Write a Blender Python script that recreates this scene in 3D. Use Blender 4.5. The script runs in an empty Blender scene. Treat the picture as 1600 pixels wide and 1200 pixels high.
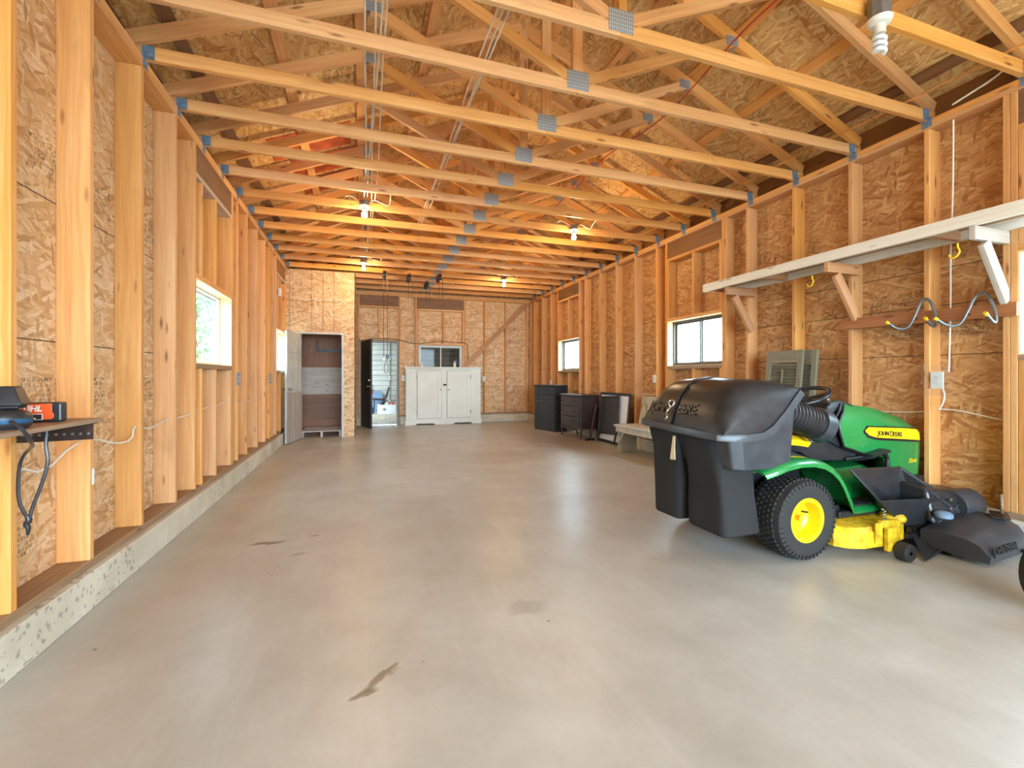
import bpy, bmesh, math, random
from mathutils import Vector, Matrix, noise as mnoise
random.seed(7)
C = bpy.context.scene.collection
SC = bpy.context.scene
PI = math.pi

# ------------------------------------------------------------------ camera
cam_data = bpy.data.cameras.new('camera')
cam = bpy.data.objects.new('camera', cam_data)
C.objects.link(cam)
cam_data.sensor_width = 36.0
cam_data.lens = 36.0 * 703.0 / 1600.0
cam_data.shift_y = -11.4 / 1600.0
cam_data.clip_start = 0.02
cam.location = (0, 0, 1.18)
cam.rotation_euler = (PI / 2, 0, -0.3225)
SC.camera = cam

# ------------------------------------------------------------------ world, exposure
world = bpy.data.worlds.new('sky')
SC.world = world
world.use_nodes = True
bg = world.node_tree.nodes['Background']
bg.inputs['Color'].default_value = (0.62, 0.825, 1.0, 1)
bg.inputs['Strength'].default_value = 7.0
vs = SC.view_settings
vs.view_transform = 'Standard'
vs.look = 'None'
vs.gamma = 1.0
vs.use_curve_mapping = False
vs.exposure = 2.15
SC.cycles.max_bounces = 10
SC.cycles.diffuse_bounces = 4
SC.cycles.glossy_bounces = 3
SC.cycles.transparent_max_bounces = 8
SC.cycles.sample_clamp_indirect = 6.0
SC.cycles.caustics_reflective = False
SC.cycles.caustics_refractive = False


def portal(loc, rot, sx, sy):
    l = bpy.data.lights.new('sky_portal', 'AREA')
    l.shape = 'RECTANGLE'
    l.size, l.size_y = sx, sy
    l.cycles.is_portal = True
    o = bpy.data.objects.new('sky_portal', l)
    C.objects.link(o)
    o.location, o.rotation_euler = loc, rot
    return o

portal((1.5, -4.02, 1.4), (PI / 2, 0, 0), 5.2, 2.8)            # open garage doorway behind the camera, light travels +Y
portal((4.52, 5.07, 1.66), (0, PI / 2, 0), 0.7, 1.07)
portal((4.52, 8.99, 1.66), (0, PI / 2, 0), 0.7, 1.04)
portal((4.52, 1.25, 1.69), (0, PI / 2, 0), 0.74, 1.2)
portal((-1.55, 5.02, 1.66), (0, -PI / 2, 0), 0.74, 1.08)
portal((-1.55, 8.72, 1.64), (0, -PI / 2, 0), 0.7, 0.9)


# ------------------------------------------------------------------ node helper / materials
class NT:
    def __init__(self, m):
        m.use_nodes = True
        self.t = m.node_tree
        self.t.nodes.clear()

    def n(self, typ, ins=None, **props):
        nd = self.t.nodes.new(typ)
        for k, v in props.items():
            setattr(nd, k, v)
        for k, v in (ins or {}).items():
            s = nd.inputs[k]
            if isinstance(v, bpy.types.NodeSocket):
                self.t.links.new(v, s)
            else:
                s.default_value = v
        return nd

    def m(self, op, a, b=0.0, c=0.0, clamp=False):
        return self.n('ShaderNodeMath', {0: a, 1: b, 2: c}, operation=op, use_clamp=clamp).outputs[0]

    def mix(self, f, a, b, blend='MIX'):
        nd = self.t.nodes.new('ShaderNodeMix')
        nd.data_type = 'RGBA'
        nd.blend_type = blend
        for i, v in ((0, f), (6, a), (7, b)):
            s = nd.inputs[i]
            if isinstance(v, bpy.types.NodeSocket):
                self.t.links.new(v, s)
            else:
                s.default_value = v
        return nd.outputs[2]

    def ramp(self, f, stops, interp='LINEAR'):
        nd = self.t.nodes.new('ShaderNodeValToRGB')
        nd.color_ramp.interpolation = interp
        el = nd.color_ramp.elements
        while len(el) > 1:
            el.remove(el[-1])
        el[0].position, el[0].color = stops[0]
        for p, c in stops[1:]:
            e = el.new(p)
            e.color = c
        self.t.links.new(f, nd.inputs[0])
        return nd.outputs[0]

    def mapping(self, vec, scale=(1, 1, 1), rot=(0, 0, 0), loc=(0, 0, 0)):
        return self.n('ShaderNodeMapping', {'Vector': vec, 'Scale': scale, 'Rotation': rot, 'Location': loc}).outputs[0]

    def noise(self, vec, scale, detail=3, rough=0.55):
        return self.n('ShaderNodeTexNoise', {'Vector': vec, 'Scale': scale, 'Detail': detail, 'Roughness': rough}).outputs[0]

    def out(self, color, rough=0.6, metal=0.0, bump=None, bstr=0.2, emis=None, estr=0.0, spec=None, coat=None):
        b = self.n('ShaderNodeBsdfPrincipled', {'Base Color': color, 'Roughness': rough, 'Metallic': metal})
        if spec is not None:
            b.inputs['Specular IOR Level'].default_value = spec
        if coat is not None:
            b.inputs['Coat Weight'].default_value = coat
        if emis is not None:
            b.inputs['Emission Color'].default_value = emis
            b.inputs['Emission Strength'].default_value = estr
        if bump is not None:
            bn = self.n('ShaderNodeBump', {'Height': bump, 'Strength': bstr, 'Distance': 0.01})
            self.t.links.new(bn.outputs[0], b.inputs['Normal'])
        o = self.t.nodes.new('ShaderNodeOutputMaterial')
        self.t.links.new(b.outputs[0], o.inputs[0])
        return b


def rgb(r, g, b):
    """sRGB 0-255 to linear"""
    f = lambda c: (c / 255) / 12.92 if c / 255 <= 0.04045 else ((c / 255 + 0.055) / 1.055) ** 2.4
    return (f(r), f(g), f(b), 1)


def newmat(name):
    m = bpy.data.materials.new(name)
    return m, NT(m)


def plain(name, col, rough=0.5, metal=0.0, var=0.12, scale=9, bstr=0.0, spec=None, coat=None):
    m, t = newmat(name)
    co = t.n('ShaderNodeTexCoord').outputs['Object']
    nz = t.noise(co, scale, 4)
    dark = tuple(c * (1 - var * 1.6) for c in col[:3]) + (1,)
    lite = tuple(min(1, c * (1 + var)) for c in col[:3]) + (1,)
    c = t.ramp(nz, [(0.3, dark), (0.7, lite)])
    r = t.m('ADD', rough, t.m('MULTIPLY', t.m('SUBTRACT', nz, 0.5), 0.2))
    t.out(c, r, metal, bump=nz if bstr else None, bstr=bstr, spec=spec, coat=coat)
    return m


def wood(name, lo, mid, hi, knot, rough=0.55, var=0.28):
    m, t = newmat(name)
    uv = t.n('ShaderNodeUVMap').outputs[0]
    rnd = t.n('ShaderNodeObjectInfo').outputs['Random']
    off = t.n('ShaderNodeCombineXYZ', {0: t.m('MULTIPLY', rnd, 47.3), 1: t.m('MULTIPLY', rnd, 13.7)}).outputs[0]
    v = t.n('ShaderNodeVectorMath', {0: uv, 1: off}, operation='ADD').outputs[0]
    warp = t.noise(t.mapping(v, (1.6, 7, 1)), 1.0, 2)
    vw = t.n('ShaderNodeVectorMath', {0: v, 1: t.n('ShaderNodeCombineXYZ', {1: t.m('MULTIPLY', t.m('SUBTRACT', warp, 0.5), 0.06)}).outputs[0]}, operation='ADD').outputs[0]
    grain = t.noise(t.mapping(vw, (1.3, 52, 1)), 1.0, 5, 0.65)
    broad = t.noise(t.mapping(v, (0.7, 6, 1)), 1.0, 3)
    g = t.m('ADD', t.m('MULTIPLY', grain, 0.6), t.m('MULTIPLY', broad, 0.4))
    col = t.ramp(g, [(0.3, lo), (0.5, mid), (0.68, hi)])
    # knots
    vor = t.n('ShaderNodeTexVoronoi', {'Vector': t.mapping(v, (3.2, 14, 1)), 'Scale': 1.0, 'Randomness': 1.0}, feature='F1')
    sep = t.n('ShaderNodeSeparateColor', {0: vor.outputs['Color']})
    has = t.m('GREATER_THAN', sep.outputs[0], 0.5)
    kd = t.m('MULTIPLY', has, t.m('SUBTRACT', 1.0, t.n('ShaderNodeMapRange', {0: vor.outputs['Distance'], 1: 0.07, 2: 0.2, 3: 0.0, 4: 1.0}, clamp=True).outputs[0]))
    col = t.mix(t.m('MULTIPLY', kd, 0.85), col, knot)
    # grey dirt
    dirt = t.noise(t.mapping(v, (1.1, 3, 1), loc=(5, 2, 0)), 1.4, 4)
    dm = t.n('ShaderNodeMapRange', {0: dirt, 1: 0.6, 2: 0.78, 3: 0.0, 4: 0.3}, clamp=True).outputs[0]
    col = t.mix(dm, col, tuple(c * 0.42 for c in knot[:3]) + (1,))
    val = t.m('ADD', 1 - var / 2, t.m('MULTIPLY', t.m('FRACT', t.m('MULTIPLY', rnd, 91.7)), var))
    hsv = t.n('ShaderNodeHueSaturation', {'Color': col, 'Value': val, 'Saturation': t.m('ADD', 0.92, t.m('MULTIPLY', t.m('FRACT', t.m('MULTIPLY', rnd, 37.1)), 0.16))}).outputs[0]
    t.out(hsv, rough, bump=grain, bstr=0.12)
    return m


def osb(name, cols, seams=(), vseams=(), stamps=(), stampcol=rgb(40, 34, 30), gold=0.0):
    """flake board; UV in metres: u along, v up. stamps: (u0, u1, v0, v1, slope)"""
    m, t = newmat(name)
    uv = t.n('ShaderNodeUVMap').outputs[0]
    wob = t.n('ShaderNodeTexNoise', {'Vector': uv, 'Scale': 7.0, 'Detail': 2.0}).outputs['Color']
    wv = t.n('ShaderNodeVectorMath', {0: t.n('ShaderNodeVectorMath', {0: wob, 1: (0.5, 0.5, 0.5)}, operation='SUBTRACT').outputs[0], 'Scale': 0.05}, operation='SCALE').outputs[0]
    uvw = t.n('ShaderNodeVectorMath', {0: uv, 1: wv}, operation='ADD').outputs[0]

    def flakes(rot, sx, sy, loc):
        vv = t.mapping(t.mapping(uvw, (1, 1, 1), (0, 0, rot)), (sx, sy, 1), loc=loc)
        vo = t.n('ShaderNodeTexVoronoi', {'Vector': vv, 'Scale': 1.0, 'Randomness': 1.0}, feature='F1')
        s = t.n('ShaderNodeSeparateColor', {0: vo.outputs['Color']})
        return s.outputs[0], s.outputs[1], vo.outputs['Distance']
    a = flakes(0.15, 6, 46, (0, 0, 0))
    b = flakes(0.6, 7, 52, (3, 1, 0))
    c = flakes(-0.4, 7, 48, (7, 5, 0))
    d = flakes(1.45, 11, 45, (2, 9, 0))
    ra = t.ramp(a[0], cols)
    rb = t.ramp(b[0], cols)
    rc = t.ramp(c[0], cols)
    rd = t.ramp(d[0], cols)
    col = t.mix(t.m('GREATER_THAN', a[1], 0.55), ra, rb)
    col = t.mix(t.m('GREATER_THAN', c[1], 0.66), col, rc)
    col = t.mix(t.m('GREATER_THAN', d[1], 0.82), col, rd)
    edge = t.m('MULTIPLY', t.n('ShaderNodeMapRange', {0: a[2], 1: 0.5, 2: 0.85, 3: 0.0, 4: 0.14}, clamp=True).outputs[0], 1.0)
    col = t.mix(edge, col, tuple(x * 0.6 for x in cols[0][1][:3]) + (1,))
    fib = t.noise(t.mapping(uvw, (14, 120, 1), (0, 0, 0.3)), 1.0, 3, 0.6)
    col = t.mix(t.m('MULTIPLY', t.m('SUBTRACT', fib, 0.42), 0.9, clamp=True), col, tuple(x * 0.62 for x in cols[0][1][:3]) + (1,))
    blot = t.noise(uv, 1.7, 4)
    col = t.mix(t.n('ShaderNodeMapRange', {0: blot, 1: 0.35, 2: 0.75, 3: 0.0, 4: 0.4}, clamp=True).outputs[0], col, cols[1][1])
    s = t.n('ShaderNodeSeparateXYZ', {0: uv})
    U, V = s.outputs[0], s.outputs[1]
    for z in seams:
        k = t.m('LESS_THAN', t.m('ABSOLUTE', t.m('SUBTRACT', V, z)), 0.0035)
        col = t.mix(t.m('MULTIPLY', k, 0.85), col, (0.02, 0.012, 0.006, 1))
    for z in vseams:
        k = t.m('LESS_THAN', t.m('ABSOLUTE', t.m('SUBTRACT', U, z)), 0.0035)
        col = t.mix(t.m('MULTIPLY', k, 0.85), col, (0.03, 0.018, 0.008, 1))
    # printed grade stamps: rows of small dark blocks, and bars
    if stamps:
        qu = t.m('FLOOR', t.m('MULTIPLY', U, 170.0))
        qv = t.m('FLOOR', t.m('MULTIPLY', V, 40.0))
        qv2 = t.m('FLOOR', t.m('MULTIPLY', V, 150.0))
        w1 = t.n('ShaderNodeTexWhiteNoise', {'Vector': t.n('ShaderNodeCombineXYZ', {0: qu, 1: qv}).outputs[0]}, noise_dimensions='2D').outputs[0]
        w2 = t.n('ShaderNodeTexWhiteNoise', {'Vector': t.n('ShaderNodeCombineXYZ', {0: qu, 1: qv2}).outputs[0]}, noise_dimensions='2D').outputs[0]
        ink = t.m('MULTIPLY', t.m('GREATER_THAN', w1, 0.45), t.m('GREATER_THAN', w2, 0.25))
        gap = t.m('GREATER_THAN', t.m('FRACT', t.m('MULTIPLY', V, 40.0)), 0.25)
        fade = t.n('ShaderNodeMapRange', {0: t.noise(uv, 14, 3), 1: 0.35, 2: 0.6, 3: 0.25, 4: 1.0}, clamp=True).outputs[0]
        ink = t.m('MULTIPLY', t.m('MULTIPLY', ink, gap), fade)
        tot = None
        for (per, ph, frac, v0, v1, sl) in stamps:
            fu = t.m('FRACT', t.m('ADD', t.m('DIVIDE', U, per), ph))
            vv = t.m('SUBTRACT', V, t.m('MULTIPLY', fu, sl))
            k = t.m('MULTIPLY', t.m('LESS_THAN', fu, frac), t.m('MULTIPLY', t.m('GREATER_THAN', vv, v0), t.m('LESS_THAN', vv, v1)))
            tot = k if tot is None else t.m('MAXIMUM', tot, k)
        col = t.mix(t.m('MULTIPLY', t.m('MULTIPLY', ink, tot), 0.7), col, stampcol)
    t.out(col, 0.62, bump=a[0], bstr=0.12)
    return m


M = {}
M['fir'] = wood('fir_stud', rgb(198, 132, 74), rgb(216, 156, 94), rgb(228, 178, 120), rgb(112, 60, 28))
M['truss'] = wood('fir_truss', rgb(206, 138, 76), rgb(224, 162, 96), rgb(236, 184, 124), rgb(124, 66, 32))
M['header'] = wood('old_header', rgb(100, 64, 38), rgb(124, 84, 52), rgb(144, 100, 66), rgb(70, 38, 20))
M['sill'] = wood('grey_sill', rgb(128, 98, 72), rgb(152, 122, 94), rgb(172, 142, 112), rgb(90, 66, 46))
M['oldboard'] = wood('dark_board', rgb(126, 74, 42), rgb(156, 98, 60), rgb(176, 118, 76), rgb(84, 46, 24))
M['bracket'] = wood('shelf_wood', rgb(170, 112, 70), rgb(196, 140, 96), rgb(208, 160, 118), rgb(120, 70, 40))
M['brace'] = wood('brace_board', rgb(168, 108, 60), rgb(188, 128, 74), rgb(202, 146, 90), rgb(110, 62, 30))
M['greyed'] = wood('greyed_wood', rgb(150, 136, 124), rgb(182, 170, 158), rgb(205, 196, 186), rgb(110, 92, 78))
M['shutter'] = wood('shutter_wood', rgb(92, 84, 66), rgb(118, 110, 88), rgb(136, 128, 104), rgb(66, 58, 44))
OSB_WALL = [(0.0, rgb(186, 138, 92)), (0.3, rgb(214, 170, 120)), (0.65, rgb(230, 194, 150)), (1.0, rgb(242, 220, 186))]  # same board as the right wall, with its brighter light put into the colour
OSB_RIGHT_SHADED = [(0.0, rgb(158, 104, 58)), (0.3, rgb(192, 138, 84)), (0.65, rgb(208, 158, 102)), (1.0, rgb(224, 184, 130))]  # same board again, darkened so the dimmer light sits in the colour
OSB_ROOF = [(0.0, rgb(176, 124, 66)), (0.3, rgb(212, 162, 98)), (0.65, rgb(226, 182, 118)), (1.0, rgb(240, 208, 150))]
ST_L = [(1.17, 0.75, 0.62, 1.0, 1.18, 0.0), (1.22, 0.80, 0.6, 2.16, 2.33, -0.05), (1.19, 0.2, 0.5, 0.36, 0.5, 0.0)]
ST_R = [(1.20, 0.3, 0.6, 1.50, 1.63, 0.0), (1.23, 0.0, 0.35, 1.76, 1.90, 0.0), (1.2, 0.1, 0.45, 0.37, 0.5, 0.0), (2.4, 0.5, 0.3, 2.5, 2.62, 0.0)]
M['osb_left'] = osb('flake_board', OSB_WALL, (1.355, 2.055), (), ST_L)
M['osb_right'] = osb('flake_board_right_shaded', OSB_RIGHT_SHADED, (1.355, 1.755, 2.055), (), ST_R)
M['osb_back'] = osb('flake_board_back', OSB_WALL, (1.5, 0.93, 2.45), (), [(1.3, 0.2, 0.4, 2.05, 2.18, 0.0), (1.15, 0.05, 0.5, 0.2, 0.34, 0), (1.22, 0.55, 0.3, 1.72, 1.88, 0)])
M['osb_closet'] = osb('flake_board_closet', OSB_WALL, (2.63, 1.19), (-1.297, -0.909, -0.71, -0.509), [(9, 0.15, 0.03, 0.8, 0.92, 0)])
M['osb_roof'] = osb('flake_board_roof', OSB_ROOF, (0.62, 1.24, 1.86, 2.48), (), [(2.44, 0.1, 0.16, 0.3, 0.55, 0.0), (2.44, 0.75, 0.14, 1.0, 1.3, 0.0), (2.44, 0.3, 0.15, 1.55, 1.85, 0.0), (2.44, 0.6, 0.13, 2.1, 2.4, 0.0)])
M['green'] = plain('green_paint', rgb(26, 124, 60), 0.28, 0, 0.05, 4, coat=0.5)
M['yellow'] = plain('yellow_paint', rgb(246, 196, 20), 0.35, 0, 0.05, 5)
M['dirty_yellow'] = plain('worn_yellow_paint', rgb(222, 180, 30), 0.5, 0, 0.3, 22)
M['blackplastic'] = plain('black_plastic', rgb(40, 41, 43), 0.33, 0, 0.18, 14)
M['greyplastic'] = plain('grey_black_plastic', rgb(58, 60, 64), 0.36, 0, 0.15, 10)
M['blackfabric'] = plain('black_mesh_fabric', rgb(30, 29, 28), 0.85, 0, 0.25, 240, 0.25)
M['rubber'] = plain('rubber', rgb(36, 34, 32), 0.75, 0, 0.2, 30)
M['blackmetal'] = plain('black_metal', rgb(28, 28, 30), 0.4, 0, 0.15, 12)
M['rustmetal'] = plain('dark_rusty_steel', rgb(54, 36, 28), 0.5, 0.3, 0.35, 26)
M['chrome'] = plain('bright_steel', rgb(190, 190, 188), 0.28, 1.0, 0.1, 20)
M['greymetal'] = plain('grey_tube', rgb(122, 122, 122), 0.4, 0.6, 0.15, 20)
M['red'] = plain('red_plastic', rgb(190, 28, 36), 0.5)
M['orange'] = plain('orange_plastic', rgb(236, 92, 36), 0.4, 0, 0.05)
M['orangecord'] = plain('orange_cord', rgb(226, 150, 70), 0.6)
M['redwire'] = plain('red_wire', rgb(200, 54, 36), 0.6)
M['white'] = plain('white_plastic', rgb(226, 224, 216), 0.45, 0, 0.04)
M['cable'] = plain('white_cable', rgb(226, 216, 200), 0.55, 0, 0.08)
M['bluegrey'] = plain('blue_grey_box', rgb(116, 140, 166), 0.5)
M['lettering_black'] = plain('black_lettering', rgb(26, 24, 20), 0.5)
M['lettering_white'] = plain('white_lettering', rgb(236, 232, 224), 0.5)
M['tag'] = plain('cream_tape', rgb(214, 198, 160), 0.7)
M['darkfurniture'] = plain('black_stain', rgb(40, 44, 48), 0.4, 0, 0.2, 6)
M['brownfurniture'] = plain('dark_brown_stain', rgb(58, 40, 38), 0.38, 0, 0.25, 5)
M['redwood'] = plain('dark_red_wood', rgb(64, 28, 24), 0.45)
M['chalk'] = plain('dark_panel', rgb(52, 49, 50), 0.5, 0, 0.08)
M['boardwhite'] = plain('white_board', rgb(228, 232, 236), 0.35, 0, 0.02)
M['doorblack'] = plain('black_door_paint', rgb(30, 34, 40), 0.4)
M['framegrey'] = plain('grey_door_frame', rgb(126, 134, 138), 0.5)
M['trimwhite'] = plain('white_trim_paint', rgb(206, 206, 204), 0.55)
M['vinyl'] = plain('white_window_frame', rgb(212, 216, 214), 0.45, 0, 0.04)
M['darkframe'] = plain('dark_window_frame', rgb(96, 88, 80), 0.45)
M['paintedwood'] = wood('whitewashed_wood', rgb(216, 208, 192), rgb(232, 226, 212), rgb(240, 236, 226), rgb(160, 146, 126))
M['jamb'] = wood('window_jamb', rgb(206, 160, 104), rgb(226, 188, 138), rgb(238, 206, 164), rgb(150, 96, 56))
M['blue'] = plain('blue_bag', rgb(24, 74, 112), 0.6, 0, 0.3, 12)
M['brown'] = plain('dark_brown', rgb(52, 34, 30), 0.6)
M['hook'] = plain('yellow_vinyl', rgb(236, 190, 20), 0.4)
M['hose'] = plain('ribbed_hose', rgb(40, 38, 38), 0.45)
M['porcelain'] = plain('lamp_holder', rgb(220, 216, 206), 0.35)
M['galv'] = None


def mat_galv():
    m, t = newmat('galvanised_plate')
    co = t.n('ShaderNodeTexCoord').outputs['Object']
    s = t.n('ShaderNodeSeparateXYZ', {0: co})
    w = t.m('SINE', t.m('MULTIPLY', s.outputs[0], 420.0))
    w2 = t.m('SINE', t.m('MULTIPLY', s.outputs[2], 260.0))
    slot = t.m('MULTIPLY', t.m('GREATER_THAN', w, 0.2), t.m('GREATER_THAN', w2, -0.6))
    c = t.mix(t.m('MULTIPLY', slot, 0.7), rgb(176, 184, 192), rgb(74, 78, 84))
    t.out(c, 0.42, 0.55)
    return m
M['galv'] = mat_galv()
M['tie'] = plain('galvanised_tie', rgb(128, 156, 184), 0.4, 0.5, 0.25, 40)


def mat_floor():
    m, t = newmat('concrete_floor')
    co = t.n('ShaderNodeTexCoord').outputs['Object']
    big = t.noise(co, 0.55, 5, 0.6)
    med = t.noise(t.mapping(co, (1, 1, 1), (0, 0, 0.5), (4, 2, 0)), 2.1, 6, 0.65)
    fine = t.noise(co, 38, 4, 0.7)
    c = t.ramp(big, [(0.32, rgb(170, 166, 156)), (0.5, rgb(184, 181, 173)), (0.68, rgb(196, 194, 187))])
    c = t.mix(t.n('ShaderNodeMapRange', {0: med, 1: 0.35, 2: 0.8, 3: 0.0, 4: 0.75}, clamp=True).outputs[0], c, rgb(152, 146, 134))
    streak = t.noise(t.mapping(co, (5, 0.7, 1), (0, 0, 1.2)), 1.2, 5, 0.7)
    c = t.mix(t.n('ShaderNodeMapRange', {0: streak, 1: 0.5, 2: 0.85, 3: 0.0, 4: 0.35}, clamp=True).outputs[0], c, rgb(206, 205, 199))
    c = t.mix(t.m('MULTIPLY', t.m('SUBTRACT', fine, 0.5), 0.35, clamp=True), c, rgb(120, 112, 102))
    # small dark specks
    vo = t.n('ShaderNodeTexVoronoi', {'Vector': co, 'Scale': 3.1}, feature='F1')
    sp = t.n('ShaderNodeSeparateColor', {0: vo.outputs['Color']}).outputs[0]
    k = t.m('MULTIPLY', t.m('LESS_THAN', vo.outputs['Distance'], t.m('MULTIPLY', sp, 0.045)), 0.75)
    c = t.mix(k, c, rgb(74, 64, 54))
    # spills: x, y, half length, half width, rotation, strength
    warp = t.n('ShaderNodeTexNoise', {'Vector': co, 'Scale': 9.0, 'Detail': 3.0}).outputs['Color']
    wv = t.n('ShaderNodeVectorMath', {0: t.n('ShaderNodeVectorMath', {0: warp, 1: (0.5, 0.5, 0.5)}, operation='SUBTRACT').outputs[0], 'Scale': 0.10}, operation='SCALE').outputs[0]
    cw = t.n('ShaderNodeVectorMath', {0: co, 1: wv}, operation='ADD').outputs[0]
    for (x, y, a, b, r, st, col) in (
            (-0.62, 3.57, 0.12, 0.032, 0.0, 0.75, rgb(70, 58, 46)), (-0.33, 3.63, 0.03, 0.02, 0, 0.6, rgb(80, 66, 52)),
            (-0.40, 3.30, 0.05, 0.02, 0.3, 0.5, rgb(90, 76, 60)),
            (0.07, 1.83, 0.095, 0.024, 0.75, 0.7, rgb(96, 72, 46)), (0.02, 1.76, 0.05, 0.02, 0.3, 0.7, rgb(86, 62, 40)), (0.12, 1.90, 0.035, 0.014, 0.9, 0.6, rgb(86, 62, 40)),
            (0.80, 2.16, 0.12, 0.07, 0.0, 0.3, rgb(110, 100, 92)), (1.9, 3.9, 0.35, 0.2, 0.4, 0.22, rgb(120, 100, 86)),
            (2.1, 6.3, 0.9, 0.5, 0.2, 0.25, rgb(150, 124, 96)), (3.3, 7.6, 0.7, 1.3, 0.0, 0.45, rgb(132, 104, 80))):
        p = t.mapping(t.n('ShaderNodeVectorMath', {0: cw, 1: (x, y, 0)}, operation='SUBTRACT').outputs[0], (1 / a, 1 / b, 0), (0, 0, 0))
        if r:
            q = t.mapping(t.n('ShaderNodeVectorMath', {0: cw, 1: (x, y, 0)}, operation='SUBTRACT').outputs[0], (1, 1, 0), (0, 0, -r))
            p = t.mapping(q, (1 / a, 1 / b, 0))
        ln = t.n('ShaderNodeVectorMath', {0: p}, operation='LENGTH').outputs['Value']
        k = t.n('ShaderNodeMapRange', {0: ln, 1: 0.65, 2: 1.15, 3: st, 4: 0.0}, clamp=True).outputs[0]
        c = t.mix(k, c, col)
    r = t.n('ShaderNodeMapRange', {0: big, 1: 0.3, 2: 0.7, 3: 0.30, 4: 0.40}, clamp=True).outputs[0]
    t.out(c, r, bump=t.m('ADD', big, t.m('MULTIPLY', fine, 0.06)), bstr=0.04, spec=0.5)
    return m
M['floor'] = mat_floor()


def mat_kerb():
    m, t = newmat('kerb_concrete')
    co = t.n('ShaderNodeTexCoord').outputs['Object']
    a = t.noise(co, 3, 5)
    c = t.ramp(a, [(0.3, rgb(186, 176, 154)), (0.7, rgb(216, 208, 188))])
    wr = t.n('ShaderNodeTexNoise', {'Vector': co, 'Scale': 30.0, 'Detail': 3.0}).outputs['Color']
    cw = t.n('ShaderNodeVectorMath', {0: co, 1: t.n('ShaderNodeVectorMath', {0: wr, 'Scale': 0.06}, operation='SCALE').outputs[0]}, operation='ADD').outputs[0]
    vo = t.n('ShaderNodeTexVoronoi', {'Vector': cw, 'Scale': 24.0}, feature='F1')
    cl = t.noise(co, 1.3, 3)
    k = t.m('MULTIPLY', t.m('LESS_THAN', vo.outputs['Distance'], 0.3), t.m('GREATER_THAN', cl, 0.52))
    c = t.mix(t.m('MULTIPLY', k, 0.5), c, rgb(112, 104, 92))
    t.out(c, 0.8, bump=a, bstr=0.3)
    return m
M['kerb'] = mat_kerb()


def mat_paint_worn(name, paint, under, amount=0.6, grime=rgb(150, 140, 116)):
    m, t = newmat(name)
    co = t.n('ShaderNodeTexCoord').outputs['Object']
    a = t.noise(t.mapping(co, (1, 1, 0.35)), 14, 6, 0.7)
    b = t.noise(co, 2.2, 4)
    c = t.mix(t.n('ShaderNodeMapRange', {0: b, 1: 0.4, 2: 0.75, 3: 0.0, 4: 0.5}, clamp=True).outputs[0], paint, grime)
    k = t.n('ShaderNodeMapRange', {0: a, 1: amount, 2: amount + 0.08, 3: 0.0, 4: 0.85}, clamp=True).outputs[0]
    c = t.mix(k, c, under)
    t.out(c, 0.6, bump=a, bstr=0.1)
    return m
M['cabinet'] = mat_paint_worn('worn_white_paint', rgb(226, 228, 220), rgb(150, 140, 116), 0.66, rgb(206, 204, 186))
M['bench'] = mat_paint_worn('peeling_bench_paint', rgb(206, 208, 200), rgb(124, 110, 82), 0.56)
M['peeling'] = mat_paint_worn('peeling_board_paint', rgb(186, 178, 156), rgb(120, 92, 66), 0.54, rgb(150, 136, 108))
M['closetdoor'] = mat_paint_worn('grey_door_paint', rgb(196, 196, 190), rgb(146, 138, 128), 0.7, rgb(150, 142, 130))


def mat_siding():
    m, t = newmat('ribbed_siding')
    co = t.n('ShaderNodeTexCoord').outputs['Object']
    z = t.n('ShaderNodeSeparateXYZ', {0: co}).outputs[2]
    f = t.m('FRACT', t.m('MULTIPLY', z, 6.6))
    k = t.m('LESS_THAN', f, 0.14)
    nz = t.noise(t.mapping(co, (1, 1, 6)), 1.5, 3)
    c = t.ramp(nz, [(0.3, rgb(170, 168, 158)), (0.7, rgb(202, 202, 192))])
    c = t.mix(t.m('MULTIPLY', k, 0.6), c, rgb(86, 82, 76))
    t.out(c, 0.5, 0.1, bump=f, bstr=0.4)
    return m
M['siding'] = mat_siding()


def mat_glass(name, tint=(0.9, 0.95, 0.94, 1), gl=0.09, rough=0.03):
    m, t = newmat(name)
    tr = t.n('ShaderNodeBsdfTransparent', {'Color': tint})
    g = t.n('ShaderNodeBsdfGlossy', {'Color': (0.9, 0.9, 0.9, 1), 'Roughness': rough})
    nz = t.noise(t.n('ShaderNodeTexCoord').outputs['Object'], 3.0, 3)
    mx = t.n('ShaderNodeMixShader', {0: t.m('MULTIPLY', gl, t.m('ADD', 0.85, t.m('MULTIPLY', nz, 0.3))), 1: tr.outputs[0], 2: g.outputs[0]})
    o = t.t.nodes.new('ShaderNodeOutputMaterial')
    t.t.links.new(mx.outputs[0], o.inputs[0])
    return m
M['glass'] = mat_glass('window_glass')
M['film'] = mat_glass('clear_plastic_film', (0.93, 0.94, 0.95, 1), 0.05, 0.3)
M['darkglass'] = mat_glass('dim_window_glass', (0.5, 0.48, 0.45, 1), 0.012)


def mat_emit(name, col, s):
    m, t = newmat(name)
    e = t.n('ShaderNodeEmission', {'Color': col, 'Strength': s})
    o = t.t.nodes.new('ShaderNodeOutputMaterial')
    t.t.links.new(e.outputs[0], o.inputs[0])
    return m
M['bulb'] = mat_emit('lit_bulb', (1.0, 0.78, 0.42, 1), 24.0)
M['redboard'] = plain('red_stained_board', rgb(182, 84, 46), 0.6, 0, 0.3, 7)
M['gravel'] = plain('pale_gravel', rgb(190, 186, 176), 0.9, 0, 0.2, 6)
M['leaf'] = plain('leaves', rgb(84, 128, 84), 0.6, 0, 0.3, 3)
M['bark'] = plain('bark', rgb(90, 76, 62), 0.9, 0, 0.3, 12)


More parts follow.
